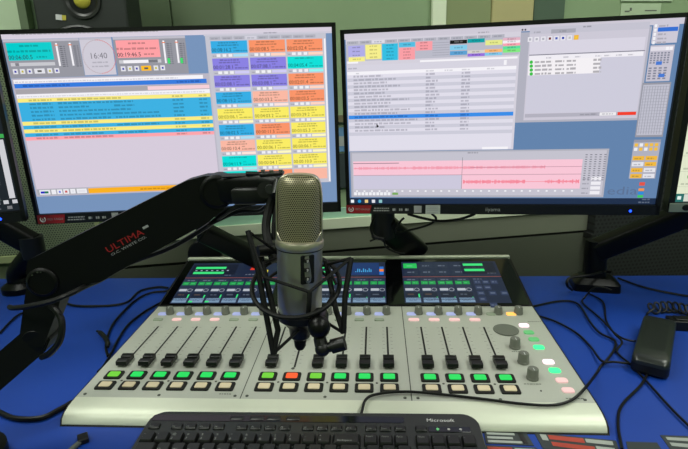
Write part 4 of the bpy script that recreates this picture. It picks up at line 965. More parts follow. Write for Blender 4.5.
# far left arm
hm3 = mount_of(F3, SH3)
base = onz(22, 290, DESK)
t = thing('monitor_stand', 'black monitor arm behind the boom arm joint at far left', 'monitor arm', loc=base)
b = MB(); b.lathe([(0.045, 0), (0.045, 0.015), (0.03, 0.026)][::-1], base, (0, 0, 1)); link('base', shift(b, base), M_gloss, t)
Zb = (base-CO).dot(CF)
k0 = at(32, 244, Zb*0.97); k1 = at(-20, 215, Zb*0.95)
b = MB(); b.tube([base+Vector((0, 0, 0.02)), base+Vector((0, 0, 0.05)), k0-Vector((0, 0, 0.02))], 0.026, n=12); link('post', shift(b, base), M_arm, t)
b = MB(); plate_arm(b, k0, k1, 0.055, 0.04); link('upper_arm', shift(b, base), M_arm, t)
b = MB(); b.cyl(k0-Vector((0, 0, 0.035)), k0+Vector((0, 0, 0.02)), 0.028); link('elbow_joint', shift(b, base), M_blackp, t)
b = MB(); b.cyl(k1, Vector((k1.x, k1.y, hm3.z)), 0.014); mm = hm3+Vector((-0.03, 0.05, 0)); b.cyl(Vector((k1.x, k1.y, hm3.z)), mm, 0.014); b.cyl(mm, hm3, 0.013); link('tilt_head', shift(b, base), M_black, t)

# ================================================================== MICROPHONE
ZM = 0.545
mb_ = at(298.5, 322, ZM*1.08); mt_ = at(299.8, 172, ZM*0.985)
# axis: nearly upright
mic_len = 0.175
base_m = at(300, 312, 0.585)
top_m = at(299.8, 176, 0.0)
# solve: point above base along a slight lean whose picture is (299.8,174)
axis = Vector((0.045, 0.03, 1)).normalized()
mf_R = axis.to_track_quat('Z', 'Y').to_matrix()
best = None
for i in range(400):
    L = 0.10+i*0.0004; p = base_m+axis*L; d = p-CO; Z_ = d.dot(CF); y = 224.5-FPX*d.dot(CU)/Z_
    if y < 175.5: best = L; break
ML = best or 0.18
mq = axis.to_track_quat('Z', 'Y')
eu = mq.to_euler()
# local frame for the mic: z along axis, -y toward the viewer
Xm = Vector((1, 0, 0)); Xm = (Xm-axis*Xm.dot(axis)).normalized(); Ym = axis.cross(Xm)
MM = Matrix((Xm, Ym, axis)).transposed()
mic = thing('microphone', 'silver side-address studio microphone with mesh head hanging over the console', 'microphone', loc=base_m)
mic.rotation_euler = MM.to_euler()
R_B = 0.0255*0.585/0.545
R_B = 0.0262
zr = ML*0.515            # where the head starts
b = MB(); n = 40
b.lathe([(0.017, -0.004), (R_B-0.003, 0.0), (R_B-0.001, 0.003), (R_B, 0.012), (R_B, zr-0.003)], (0, 0, 0), (0, 0, 1), n=n); link('body', b, M_micb, mic)
b = MB(); b.lathe([(R_B, zr-0.0035), (R_B+0.0012, zr-0.0030), (R_B+0.0018, zr-0.001), (R_B+0.0018, zr+0.004), (R_B+0.0008, zr+0.006), (R_B-0.003, zr+0.007)], (0, 0, 0), (0, 0, 1), n=n); b.tube([((R_B+0.0002)*math.cos(t_), (R_B+0.0002)*math.sin(t_), zr-0.0042) for t_ in [2*math.pi*i/32 for i in range(32)]], 0.0005, n=5, k=1, closed=True, mi=1); link('collar', b, [M_micr, M_slot], mic)
# head: squarish rounded basket
def sup(rx_, ry_, e_, z_, n=48, cx0=0):
    P = []
    for i in range(n):
        t_ = 2*math.pi*i/n; c_, s_ = math.cos(t_), math.sin(t_)
        P.append((cx0+rx_*math.copysign(abs(c_)**e_, c_), ry_*math.copysign(abs(s_)**e_, s_), z_))
    return P
HW, HD = 0.0256, 0.0215
b = MB(); rings = [sup(HW-0.0006, HD, 0.85, zr)]
for z_, k_ in ((zr+0.01, 1), (ML-0.022, 0.985), (ML-0.012, 0.955), (ML-0.006, 0.90), (ML-0.002, 0.78), (ML, 0.55)): rings.append(sup((HW-0.0006)*k_, HD*k_, 0.85, z_))
b.loft(rings); link('mesh_grille', b, M_gauze, mic)
# frame rim round the basket, front and back, following the outline
for s_ in (-1,):
    pts = []
    for x_, z_ in ((-HW+0.0005, zr+0.006), (-HW+0.0007, zr+0.04), (-HW+0.0012, ML-0.020), (-HW+0.004, ML-0.006), (-HW+0.011, ML-0.0005), (0, ML+0.0008), (HW-0.011, ML-0.0005), (HW-0.004, ML-0.006), (HW-0.0012, ML-0.020), (HW-0.0007, zr+0.04), (HW-0.0005, zr+0.006)):
        pts.append((x_, 0, z_))
    b = MB(); P = smoothpath(pts, 6)
    ring = []
    for i, p in enumerate(P):
        d_ = (P[min(i+1, len(P)-1)]-P[max(i-1, 0)]).normalized(); nrm = Vector((-d_.z, 0, d_.x))
        wd = 0.0075
        ring.append([p+nrm*0.0013+Vector((0, -wd, 0)), p+nrm*0.0013+Vector((0, wd, 0)), p-nrm*0.0006+Vector((0, wd, 0)), p-nrm*0.0006+Vector((0, -wd, 0))])
    b.loft(ring, 0, True, False); link('basket_frame', b, M_micr, mic, bev=0.0006)
b = MB(); R0_ = sup(HW+0.0004, HD+0.0012, 0.88, 0)
b.loft([[(x_, y_, zr-0.001) for x_, y_, _ in R0_], [(x_, y_, zr+0.0035+0.014*abs(x_/HW)**4.5) for x_, y_, _ in R0_], [(x_*0.985, y_*0.97, zr+0.0040+0.014*abs(x_/HW)**4.5) for x_, y_, _ in R0_]], 0, False); link('basket_seat', b, M_micr, mic)
# switch panel
b = MB()
def onbody(x_, z_, off): return Vector((x_, -math.sqrt(R_B**2-x_**2)-off, z_))
xc_ = 0.0105; P = rrect(0.0150, 0.034, 0.002, 3); zc_ = zr-0.0235
ringa = [onbody(xc_+p*1.0, zc_+q_, 0.0002) for p, q_ in P]; ringb = [onbody(xc_+p*0.94, zc_+q_*0.97, 0.0008) for p, q_ in P]; b.loft([ringa, ringb], 0, True, False)
sp_ = link('switch_panel', b, M_black, mic)
for i in range(3):
    b = MB(); zq = zc_+0.0105-i*0.0105; c0 = onbody(xc_-0.0005, zq, 0.0008); b.box(c0, (0.0055, 0.002, 0.0042)); b.box(c0+Vector((0.001, -0.0013, 0)), (0.0018, 0.0018, 0.003), mi=1); link('slide_switch', b, [M_slot, M_greyp], sp_)
    
def px_at(x, y, Zk): return at(x, y, Zk)
# ================================================================== SHOCK MOUNT
smo = thing('shock_mount', 'black wire spider shock mount holding the silver microphone', 'shock mount', loc=base_m)
def sh2(m_): return shift(m_, base_m)
ZC = (base_m-CO).dot(CF)
def onc(x, y, dz): return at(x, y, ZC+dz)
# two hoops tipped toward the viewer
def hoop(cx_, cy_, rx_, tip, r=0.0028):
    c_ = onc(cx_, cy_, -0.01); rad = rx_*ZC/FPX; m_ = MB()
    m_.tube([c_+Vector((rad*math.cos(a_), rad*math.sin(a_)*math.cos(tip), rad*math.sin(a_)*math.sin(tip))) for a_ in [2*math.pi*i/24 for i in range(24)]], r, n=8, k=3, closed=True); return m_
link('outer_hoop', sh2(hoop(296, 284, 43, 0.42)), M_rubber, smo)
link('lower_hoop', sh2(hoop(297, 291, 35, 0.42, 0.0019)), M_rubber, smo)
# upright bars of the cage
def bars_(pts_list, r, name='bar'):
    for pts in pts_list:
        m_ = MB(); m_.tube(pts, r, n=8, smooth=False); link(name, sh2(m_), M_rubber, smo)
A_ = onc(248, 231, -0.02); D_ = onc(273, 354, -0.035); C_ = onc(351, 258, -0.015); E_ = onc(343.5, 333, -0.03); B_ = onc(309.5, 292, -0.045); L_ = onc(264, 277, -0.04)
bars_([[A_, onc(258, 270, -0.03), onc(273.5, 354, -0.035)], [onc(262, 262, -0.02), onc(278, 330, -0.03), D_], [C_, onc(345, 296, -0.03), E_], [onc(326, 262, 0.0), onc(336, 310, -0.02), E_]], 0.0034, 'cage_bar')
for m_pts in ([A_, onc(277, 252, 0.0)], [L_, B_], [B_, C_], [D_, onc(299, 330, -0.02)], [E_, onc(326, 322, -0.02)], [C_, onc(322, 266, 0.0)], [onc(262, 264, -0.02), onc(278, 258, 0.0)], [onc(336, 284, -0.02), onc(326, 262, 0.0)], [L_, A_]):
    m_ = MB(); m_.tube(m_pts, 0.0018, n=6, smooth=False); link('elastic_cord', sh2(m_), M_rubber, smo)
# upper front wire and centre post
m_ = MB(); m_.tube([B_, onc(309, 305, -0.045), onc(308, 315, -0.04)], 0.0028, n=8); link('cage_bar', sh2(m_), M_rubber, smo)
# cup and nut below the mic
cupc = base_m-axis*0.001
m_ = MB(); m_.lathe([(0.0268, 0.002), (0.0262, -0.006), (0.019, -0.012), (0.0135, -0.019), (0.012, -0.030), (0.009, -0.033)][::-1], cupc, axis) ; link('cup', sh2(m_), M_blackp, smo)
m_ = MB(); m_.lathe([(0.0065, -0.031), (0.0078, -0.034), (0.0068, -0.043), (0.0045, -0.047)][::-1], cupc, axis, n=12); link('lock_nut', sh2(m_), M_rubber, smo)
# swivel ball, yoke and handle
bc = onc(319, 327, -0.045)
m_ = MB(); m_.ball(bc, 0.0128); m_.cyl(bc, bc+Vector((0.0, 0.03, 0.0)), 0.010, n=20); link('swivel_ball', sh2(m_), M_gloss, smo)
yk = onc(322.5, 349, -0.045)
m_ = MB(); m_.tube([bc+Vector((0.001, 0, -0.008)), onc(320, 339, -0.043), yk], lambda s: 0.0068+0.001*s, n=10); m_.ball(yk, 0.0085); link('swivel_yoke', sh2(m_), M_blackp, smo)
m_ = MB(); h0_, h1_ = onc(326, 348, -0.045), onc(345, 343, -0.048); m_.cyl(h0_, h1_, 0.0055, 0.0058, n=16); m_.cyl(h0_+(h1_-h0_)*0.30, h1_, 0.0080, 0.0078, n=16); link('clamp_handle', sh2(m_), M_blackp, smo)
# bracket from the boom head down to the hoop
m_ = MB(); m_.tube([onc(276, 186, 0.03), onc(270, 205, 0.035), onc(266, 226, 0.03), onc(269, 246, 0.02), onc(275, 262, 0.015)], 0.0055, n=8); m_.tube([onc(283, 186, 0.035), onc(276, 212, 0.035), onc(274, 240, 0.03)], 0.004, n=8); link('hanger_bracket', sh2(m_), M_rubber, smo)
m_ = MB(); m_.cyl(onc(258, 251, 0.01), onc(276, 249, 0.02), 0.0072, 0.0078, n=14); link('hanger_knob', sh2(m_), M_blackp, smo)

# ================================================================== BOOM ARM
ZE, ZJ = 0.66, 0.66
Je = at(219, 190, ZE); Jl = at(49, 278, ZJ)                    # elbow and lower joint
Jm = at(38, 338, 0.67)
base_b = Vector((-0.62, 0.47, DESK))
boom = thing('microphone_boom_arm', 'black channel-section microphone boom arm with red and white lettering', 'microphone arm', loc=base_b)
def sb(m_): return shift(m_, base_b)
def channel(a, c, wa, wc, depth, side=None, extra=0.0):
    """box-section arm whose broad face looks at the viewer"""
    X = (c-a).normalized(); N = (CO-(a+c)/2); N = (N-X*N.dot(X)).normalized()       # toward viewer
    N = Vector((N.x*0.3, N.y, 0)).normalized(); N = (N-X*N.dot(X)).normalized()
    Z = X.cross(N); Z = -Z if Z.z < 0 else Z
    return X, N, Z
X, N, Z = channel(Jl, Je, 0, 0, 0)
L = (Je-Jl).length; PXM = ZE/FPX
m_ = MB(); W1 = 0.0315; 
outline = [(-0.012, -0.016), (-0.012, 0.020), (0.0, 0.0335), (L-0.028, 0.031), (L-0.005, 0.026), (L+0.012, 0.018), (L+0.012, -0.010), (L-0.004, -0.024), (L-0.03, -0.030), (0.062, -0.034), (0.050, -0.030), (0.012, -0.026)]
m_.prism(outline, lambda x_, z_: Jl+X*x_+Z*z_+N*0.017, lambda x_, z_: Jl+X*x_+Z*z_-N*0.017)
upper = link('upper_arm', sb(m_), M_arm, boom, bev=0.0025)
m_ = MB(); O_ = at(107.5, 252.5, 0.66)
def arm_pt(px_, py_, off=0.0176):
    # point on the arm's viewer-side face seen at px, py
    o_ = Jl+N*off; r_ = ray(px_, py_); return CO + r_*((o_-CO).dot(N)/r_.dot(N))
p0_ = arm_pt(108.5, 253); p1_ = arm_pt(144.5, 234); d_ = (p1_-p0_); Xt = d_.normalized(); Yt = N.cross(Xt); Yt = Yt if Yt.z > 0 else -Yt
m_.text('ULTIMA', p0_, Xt, Yt, 0.0088, w=d_.length); m_.text('O.C. WHITE CO.', arm_pt(112, 256), Xt, Yt, 0.0034, mi=1, w=d_.length*0.97)
for k_ in range(2): m_.text('LP', arm_pt(144.5, 228.5), Xt, Yt, 0.003, mi=1, w=0.008) if k_ < 0 else None
q_ = arm_pt(143.5, 229.5); m_.add([q_, q_+Xt*0.008, q_+Xt*0.008+Yt*0.0032, q_+Yt*0.0032], [(0, 1, 2, 3)], 1)
link('lettering', sb(m_), [M_red, M_greyp], upper)
# elbow discs
def disc(c_, r_, nm, par=None, th=0.021, ma=M_arm):
    m__ = MB(); m__.lathe([(r_, -th), (r_, th-0.002), (r_-0.002, th), (r_*0.8, th+0.0005), (r_*0.78, th-0.001), (0.002, th-0.001)][::-1], c_, N, n=36); o_ = link(nm, sb(m__), ma, boom); return o_
disc(Je, 0.0225, 'elbow_disc'); 
lj = disc(Jl, 0.0200, 'shoulder_disc')
m_ = MB()
for a_ in (60, 75, 105): m_.cyl(Jl+N*0.020+X*(0.015*math.cos(math.radians(a_)))+Z*(0.015*math.sin(math.radians(a_))), Jl+N*0.0215+X*(0.015*math.cos(math.radians(a_)))+Z*(0.015*math.sin(math.radians(a_))), 0.0009, n=8)
link('screw', sb(m_), M_chrome, boom)
# riser between shoulder and lower arm
Xr = (Jm-Jl).normalized(); Zr = Vector((Xr.z, 0, -Xr.x)).normalized(); Zr = -Zr if Zr.x < 0 else Zr
m_ = MB(); rr_ = [(-0.018, -0.026), (-0.028, 0.0), (-0.02, 0.020), (0.025, 0.021), (0.080, 0.019), (0.094, 0.004), (0.090, -0.014), (0.03, -0.024)]
m_.prism([(a_, -c_) for a_, c_ in rr_], lambda x_, z_: Jl+Xr*x_+Zr*z_*1.0+N*0.013, lambda x_, z_: Jl+Xr*x_+Zr*z_-N*0.020); link('riser', sb(m_), M_arm, boom, bev=0.003)
disc2 = MB(); disc2.lathe([(0.016, -0.02), (0.016, 0.0115), (0.015, 0.0125)][::-1], Jm, N, n=30); link('riser_disc', sb(disc2), M_arm, boom)
# lower arm out of frame to the desk mount
J3 = at(-48, 412, 0.65); 
X3 = (J3-Jm).normalized(); Z3 = X3.cross(N); Z3 = -Z3 if Z3.z < 0 else Z3
L3 = (J3-Jm).length+0.02
m_ = MB(); m_.prism([(-0.016, -0.012), (-0.016, 0.012), (0.0, 0.020), (L3, 0.020), (L3, -0.020), (0.0, -0.020)], lambda x_, z_: Jm+X3*x_+Z3*z_+N*0.011, lambda x_, z_: Jm+X3*x_+Z3*z_-N*0.022); link('lower_arm', sb(m_), M_arm, boom, bev=0.003)
base_top = Jm+X3*(L3-0.02)
m_ = MB(); m_.cyl((base_top.x, base_top.y, DESK+0.01), base_top+Vector((0, 0, 0.02)), 0.022); link('mount_post', sb(m_), M_arm, boom)
m_ = MB(); m_.cyl((base_top.x, base_top.y, DESK), (base_top.x, base_top.y, DESK+0.014), 0.05, n=32); link('mount_flange', sb(m_), M_arm, boom)
# head bar to the microphone
H0_ = at(222, 189, 0.655); H1_ = at(266, 187, 0.640)
m_ = MB(); plate_arm(m_, H0_, H1_, 0.040, 0.030, 0.9); link('head_bar', sb(m_), M_arm, boom, bev=0.003)
m_ = MB(); plate_arm(m_, at(236, 196, 0.635), at(265, 195, 0.63), 0.022, 0.016); m_.cyl(at(266, 190, 0.615), at(267, 190, 0.65), 0.011, n=20); link('head_clamp', sb(m_), M_blackp, boom, bev=0.001)
m_ = MB(); m_.cyl(at(262, 180, 0.635), at(283, 183, 0.625), 0.011, 0.009, n=16); m_.cyl(at(279, 176, 0.63), at(279, 192, 0.63), 0.0085, n=16); m_.cyl(at(246, 173.5, 0.63), at(276, 174.5, 0.63), 0.003, n=8); link('swivel', sb(m_), M_blackp, boom)
hd = at(270, 189, 0.612); m_ = MB(); m_.cyl(hd, hd+Vector((0, -0.004, 0)), 0.0062, 0.0055, n=20); link('pivot_pin', sb(m_), M_edge, boom)
m_ = MB(); m_.box(at(272, 173.5, 0.632), (0.030, 0.022, 0.004)); 
link('top_plate', sb(m_), M_blackp, boom, bev=0.001)
for px_, dy_ in ((263, 0), (272, -0.004), (281, 0)):
    q_ = at(px_, 172.3, 0.632)+Vector((0, dy_, 0)); m_ = MB(); m_.cyl(q_, q_+Vector((0, 0, 0.0035)), 0.0028, n=10); link('screw', sb(m_), M_chrome, boom)
m_ = MB(); m_.tube([at(222, 176.5, 0.632), at(242, 176, 0.632), at(256, 176.5, 0.632), at(262, 179.5, 0.632)], 0.0022, n=6); link('edge_bead', sb(m_), M_blackp, boom)
m_ = MB(); m_.cyl(at(291, 178, 0.60), at(279, 181, 0.615), 0.006, n=16); m_.cyl(at(279, 181, 0.615), at(276, 196, 0.60), 0.0065, n=16); link('tilt_link', sb(m_), M_blackp, boom)

# ================================================================== KEYBOARD
KF = Frame(onz(309, 449, DESK+0.026), -0.062, 0.07)
def kp(x, y): p = KF.hit(x, y, 2, 0); return p.x, p.y
xk0, yk0 = kp(146.5, 441.5); xk1, _ = kp(468.6, 441.5); KP = (xk1-xk0)/21.5
yN = kp(300, 441)[1]; yF = kp(300, 428.3)[1]; yMd = kp(300, 419.3)[1]
xL, xRr = kp(130, 449)[0], kp(487.5, 449)[0]; yT = kp(300, 412.0)[1]; yBm = yN-KP*5.6
# lift so the near edge rests on the desk
hl = KF.world((0, yBm, 0)).z-DESK
kb = thing('keyboard', 'black full-size computer keyboard in front of the console', 'keyboard', KF)
cxk, cyk = (xL+xRr)/2, (yT+yBm)/2; wk, lk = xRr-xL, yT-yBm
def kthick(y_):     # depth below the top surface down to the desk line at that place
    return 0.012
m_ = MB(); P = rrect(wk, lk, 0.022, 6)
def under(p): # local height of a point just above the desk
    w_ = KF.world((p[0], p[1], -0.016)); return -0.016
rings = []
for k_, z_ in ((0.965, -0.016), (0.985, -0.015), (1.0, -0.006), (0.998, -0.002), (0.985, 0.0)):
    rings.append([(cxk+a_*(1-(1-k_)*0.5), cyk+c_*k_, z_) for a_, c_ in P])
m_.loft(rings, 0, True, False)
body_k = link('case', m_, M_kb, kb)
for sx_ in (-1, 1):
    m_ = MB(); yb_ = yT-0.02; wz = KF.world((cxk+sx_*wk*0.4, yb_, 0)).z-DESK
    m_.bb((cxk+sx_*wk*0.4-0.012, yb_-0.006, -(wz)+0.0005), (cxk+sx_*wk*0.4+0.012, yb_+0.006, -0.015)); link('foot', m_, M_rubber, kb)
# glossy strip with media keys
sx0, sx1 = kp(152, 419)[0], kp(404, 419)[0]
m_ = MB(); m_.loft([[(0.5*(sx0+sx1)+a_, yMd+0.0005+c_, z_) for a_, c_ in rrect(sx1-sx0, 0.0125, 0.004)] for z_ in (-0.001, 0.0006)], 0, True, False); link('gloss_strip', m_, M_kbstrip, kb)
def key(x, y, w, l, h=0.0042, txt=None, txt2=None, name='key', par=None, sz=0.0042):
    k_ = MB(); P_ = rrect(w-0.0018, l-0.0018, 0.0014, 2)
    k_.loft([[(x+a_*s_, y+c_*s_+dy, z_) for a_, c_ in P_] for z_, s_, dy in ((-0.001, 1.0, 0), (h*0.5, 0.96, 0), (h, 0.80, 0.0006))], 0, True, False)
    if txt: k_.text(txt, (x-w*0.30, y-l*0.28, h+0.0002), (1, 0, 0), (0, 1, 0), sz, mi=1)
    if txt2: k_.text(txt2, (x-w*0.30, y+l*0.10, h+0.0002), (1, 0, 0), (0, 1, 0), sz*0.9, mi=1)
    return link(name, k_, [M_key, M_legend], kb)
for x in (237, 257, 273.5, 293): key(kp(x, 419.5)[0], yMd, 0.0225 if x != 273.5 else 0.0225, 0.0085, 0.0022, name='media_key')
fk = [(153.9, None)] + [(x, None) for x in (176.6, 190.4, 204.3, 218.7, 241.7, 255.5, 270, 284.8, 308, 322.3, 336.6, 351, 371, 385.3, 400.2, 421)]
for i, (x, _) in enumerate(fk):
    tx = 'Esc' if i == 0 else 'F%d' % i if i < 13 else {13: 'PrtSc', 14: 'ScrLk', 15: 'Pause', 16: None}[i]
    key(kp(x, 428.3)[0], yF, 0.0178, 0.0115, 0.003, tx, sz=0.0030 if i < 13 else 0.0022, name='function_key')
row = ['`', '1', '2', '3', '4', '5', '6', '7', '8', '9', '0', '-', '=']; shf = ['~', '!', '@', '#', '$', '%', '^', '&', '*', '(', ')', '_', '+']
for i in range(13): key(xk0+i*KP, yN, KP, KP, 0.006, row[i], shf[i])
key(xk0+13.5*KP, yN, 2*KP, KP, 0.006, 'Backspace', sz=0.0034)
for i, t_ in enumerate(('Insert', 'Home', 'PgUp')): key(xk0+(15.15+0.1+i)*KP-0.25*KP+0.002, yN, KP, KP, 0.006, None, t_, sz=0.0032)
for i, t_ in enumerate(('Num', '/', '*', '-')): key(xk0+(18.5+i)*KP, yN, KP, KP, 0.006, None, t_, sz=0.004 if i else 0.0036)
def rowkeys(y, specs):
    x = xk0-KP/2
    for w_, t_ in specs:
        if t_ is not None: key(x+w_*KP/2, y, w_*KP, KP, 0.006, t_ if len(t_) == 1 else None, None)
        x += w_*KP
rowkeys(yN-KP, [(1.5, '..')] + [(1, c_) for c_ in 'QWERTYUIOP[]'] + [(1.5, '\\'), (0.25, None)] + [(1, '..')]*3 + [(0.25, None)] + [(1, '7'), (1, '8'), (1, '9')])
rowkeys(yN-2*KP, [(1.75, '..')] + [(1, c_) for c_ in "ASDFGHJKL;'"] + [(2.25, '..'), (3.5, None)] + [(1, '4'), (1, '5'), (1, '6')])
# the nearest rows, outside the picture: one piece
m_ = MB()
for r_, specs in ((3, [(2.25, 1)] + [(1, 1)]*10 + [(2.75, 1), (1.25, 0), (1, 1), (1.25, 0)] + [(1, 1)]*3), (4, [(1.25, 1)]*3 + [(6.25, 1)] + [(1.25, 1)]*4 + [(0.25, 0)] + [(1, 1)]*3 + [(0.25, 0), (2, 1), (1, 1)])):
    x = xk0-KP/2
    for w_, on in specs:
        if on:
            P_ = rrect(w_*KP-0.0018, KP-0.0018, 0.0014, 2); m_.loft([[(x+w_*KP/2+a_*s_, yN-r_*KP+c_*s_, z_) for a_, c_ in P_] for z_, s_ in ((-0.001, 1), (0.003, 0.96), (0.006, 0.8))], 0, True, False)
        x += w_*KP
o_ = link('near_keys', m_, M_key, kb); o_['kind'] = 'stuff'
m_ = MB(); m_.bb((xk0+21*KP, yN-2.5*KP, 0), (xk0+22*KP-0.0018, yN-0.5*KP-0.0018, 0.005)); link('key', m_, M_key, kb, bev=0.001)
# maker's name and indicator window
m_ = MB(); x0, y0 = kp(427, 421.8); x1, _ = kp(454.3, 421.5); m_.text('Microsoft', (x0, y0, 0.0003), (1, 0, 0), (0, 1, 0), 0.0062, w=x1-x0); link('logo', m_, M_white, kb)
x0, x1 = kp(428, 428)[0], kp(470, 428)[0]
m_ = MB(); m_.bb((x0, yF-0.005, -0.001), (x1, yF+0.005, 0.0008)); iw = link('indicator_window', m_, M_kbstrip, kb, bev=0.0005)
m_ = MB(); xg = kp(437.3, 427.7)[0]; m_.cyl((xg, yF, 0.0008), (xg, yF, 0.0014), 0.0021, n=12); lo_ = link('indicator_light', m_, M_dimg, iw); lo_['label'] = 'lit green indicator'
for x in (448.3, 460): m_ = MB(); xg = kp(x, 427.7)[0]; m_.cyl((xg, yF, 0.0008), (xg, yF, 0.0012), 0.0019, n=12); link('indicator_light', m_, M_greyp, iw)

# ================================================================== CABLES
def cable(pts, r, label, name='cable', k=6, ma=M_cable):
    m__ = MB(); m__.tube(pts, r, n=8, k=k); return solo(name, m__, ma, label, 'cable')
def D(x, y, h=0.0): return onz(x, y, DESK+h)      # a point on the desk
def K(x, y, h=0.003):                            # a point on the console deck
    p = MF.hit(x, y, 2, H0, slope=SL); return MF.world((p.x, p.y, p.z+h))
# keyboard lead over the console's front
kq = kp(361, 413.5); cable([KF.world((kq[0], yT+0.0015, -0.008)), KF.world((kq[0]+0.001, yT+0.008, -0.005)), K(366, 403, 0.006), K(377, 397, 0.005), K(405, 394.5, 0.005), K(440, 396.5, 0.004), K(480, 401, 0.004), K(520, 406, 0.004), K(552, 407.5, 0.004), K(572, 402, 0.004), K(586, 389, 0.004), D(596, 374, 0.004), D(601, 366, 0.004), D(607, 360, 0.005), D(615, 348, 0.005), D(614, 340, 0.005), D(600, 333, 0.005), D(590, 322, 0.005), D(578, 304, 0.004), D(560, 301, 0.004), D(528, 307.5, 0.004)], 0.0022, 'long black lead running from the keyboard over the console edge to its right', 'keyboard_cable')
cable([D(530, 314, 0.004), D(552, 320, 0.004), D(575, 332, 0.004), D(590, 346, 0.004), D(602, 361, 0.009), D(616, 362, 0.009), D(640, 366, 0.006), D(647, 372, 0.005), D(641, 385, 0.004), D(622, 405, 0.003), D(618, 424, 0.003), D(622, 449, 0.003)], 0.0021, 'thin black cable from console side looping past the power adapter to the front edge')
cable([D(612, 290, 0.030), D(596, 287, 0.032), D(585, 297, 0.004), D(583, 303, 0.004), D(600, 318, 0.004), D(617, 335, 0.009), D(632, 341, 0.008), D(641, 339.5, 0.008)], 0.0019, 'thin black cable from the right arm base to the power adapter')
cable([D(588, 293, 0.004), D(603, 302, 0.004), D(606, 320, 0.004), D(614, 333, 0.012), D(622, 342, 0.010), D(617, 352, 0.004), D(630, 364, 0.004), D(650, 385, 0.004), D(668, 405, 0.004), D(688, 425, 0.004), D(715, 450, 0.004)], 0.0019, 'black cable passing under the power adapter to the right front corner')
cable([D(618, 278, 0.004), D(640, 286, 0.004), D(665, 292, 0.004), D(700, 298, 0.004)], 0.0024, 'black cable running right along the rear of the desk')
# coiled lead
m_ = MB(); pts = []
for i in range(150):
    s_ = i/149; a_ = s_*2*math.pi*8; c_ = D(650+50*s_, 309-3*math.sin(s_*4)+2*s_, 0.012); pts.append(c_+Vector((0.0085*math.cos(a_), 0.008*math.sin(a_), 0.0085*math.sin(a_))))
m_.tube(pts, 0.0022, n=7, smooth=False); m_.tube([pts[0], D(647, 314, 0.004), D(650, 319, 0.004), D(660, 321, 0.003)], 0.0022, n=7)
solo('coiled_cable', m_, M_cable, 'coiled black telephone-style lead above the power adapter', 'cable')
# lead on the boom arm
Zb_ = 0.66
cable([at(10, 307, 0.645), at(14, 308, 0.63), at(30, 306, 0.625), at(52, 301, 0.625), at(70, 294, 0.63), at(84, 287, 0.65), at(102, 279, 0.695), at(130, 263, 0.70), at(170, 248, 0.70), at(203, 229, 0.69), at(232, 209, 0.65), at(252, 203, 0.645), at(272, 198, 0.64), at(279, 203, 0.635)], 0.0036, 'thick black microphone lead tied along the underside of the boom arm', 'microphone_cable')
cable([at(47, 304, 0.66), at(56, 310, 0.65), at(62, 322, 0.645), at(60, 340, 0.645), at(50, 353, 0.648), at(42, 357, 0.655)], 0.0045, 'short thick loop of black cable hanging beside the boom arm riser', 'cable_loop')
cable([at(210, 224, 0.67), at(238, 212, 0.67), at(258, 211, 0.66), at(266, 206, 0.65)], 0.0026, 'thin black lead under the boom arm head near the microphone')
# loose cables at left
cable([D(-40, 395, 0.005), D(-5, 410, 0.005), D(14, 418, 0.005), D(40, 418, 0.005), D(58, 410, 0.005), D(72, 402, 0.005)], 0.0040, 'thick black cable curving over the blue desk to the console lower left corner')
cable([D(60, 299, 0.004), D(72, 305, 0.004), D(95, 306, 0.004), D(125, 303, 0.004), D(140, 291, 0.004), D(158, 287, 0.004), D(168, 288, 0.006)], 0.0027, 'black cable crossing the desk behind the boom arm to the console')
cable([D(168, 291, 0.005), D(150, 293, 0.004), D(136, 300, 0.004), D(124, 311, 0.004), D(112, 326, 0.004), D(106, 345, 0.004), D(108, 356, 0.004)], 0.0026, 'black cable running down the left side of the console')
cable([D(160, 303, 0.005), D(144, 312, 0.004), D(128, 325, 0.004), D(118, 340, 0.004), D(112, 352, 0.004), D(104, 366, 0.004), D(98, 372, 0.004)], 0.0026, 'second black cable beside the console left edge, nearer to it')
m_ = MB(); m_.tube([D(97, 331, 0.009), D(102, 334, 0.009), D(107, 341, 0.009), D(108, 347, 0.008)], lambda s: 0.0048 if 0.2 < s < 0.85 else 0.0024, n=10); solo('ferrite_choke', m_, M_blackp, 'black ferrite lump on the cable left of the console', 'cable choke')
cable([D(0, 333+0, 0.004), D(10, 322, 0.004), D(0+20, 314, 0.004), D(40, 306, 0.004)], 0.0022, 'thin black cable on the desk at far left behind the boom riser')
cable([at(0, 272, 1.15), at(12, 270, 1.15), at(18, 266, 1.15), at(30, 262, 1.15)], 0.003, 'black cable at the far left monitor arm in front of the wall') if False else None
# usb plug, lower left
m_ = MB(); R_ = Matrix.Rotation(0.55, 3, 'Z'); c_ = D(83, 438.5, 0.0045); m_.box(c_, (0.014, 0.018, 0.008), R_)
pl = thing('usb_plug', 'small black plug with grey lead on the desk left of the keyboard', 'plug', loc=D(83, 438.5)); shift(m_, D(83, 438.5)); link('plug_body', m_, M_blackp, pl, bev=0.0015)
m_ = MB(); m_.tube([D(80, 442, 0.0045), D(74, 447, 0.004), D(64, 456, 0.003), D(50, 470, 0.003)], 0.0036, n=8); shift(m_, D(83, 438.5)); link('lead', m_, mat('grey_lead', (80, 84, 78), 0.6), pl)
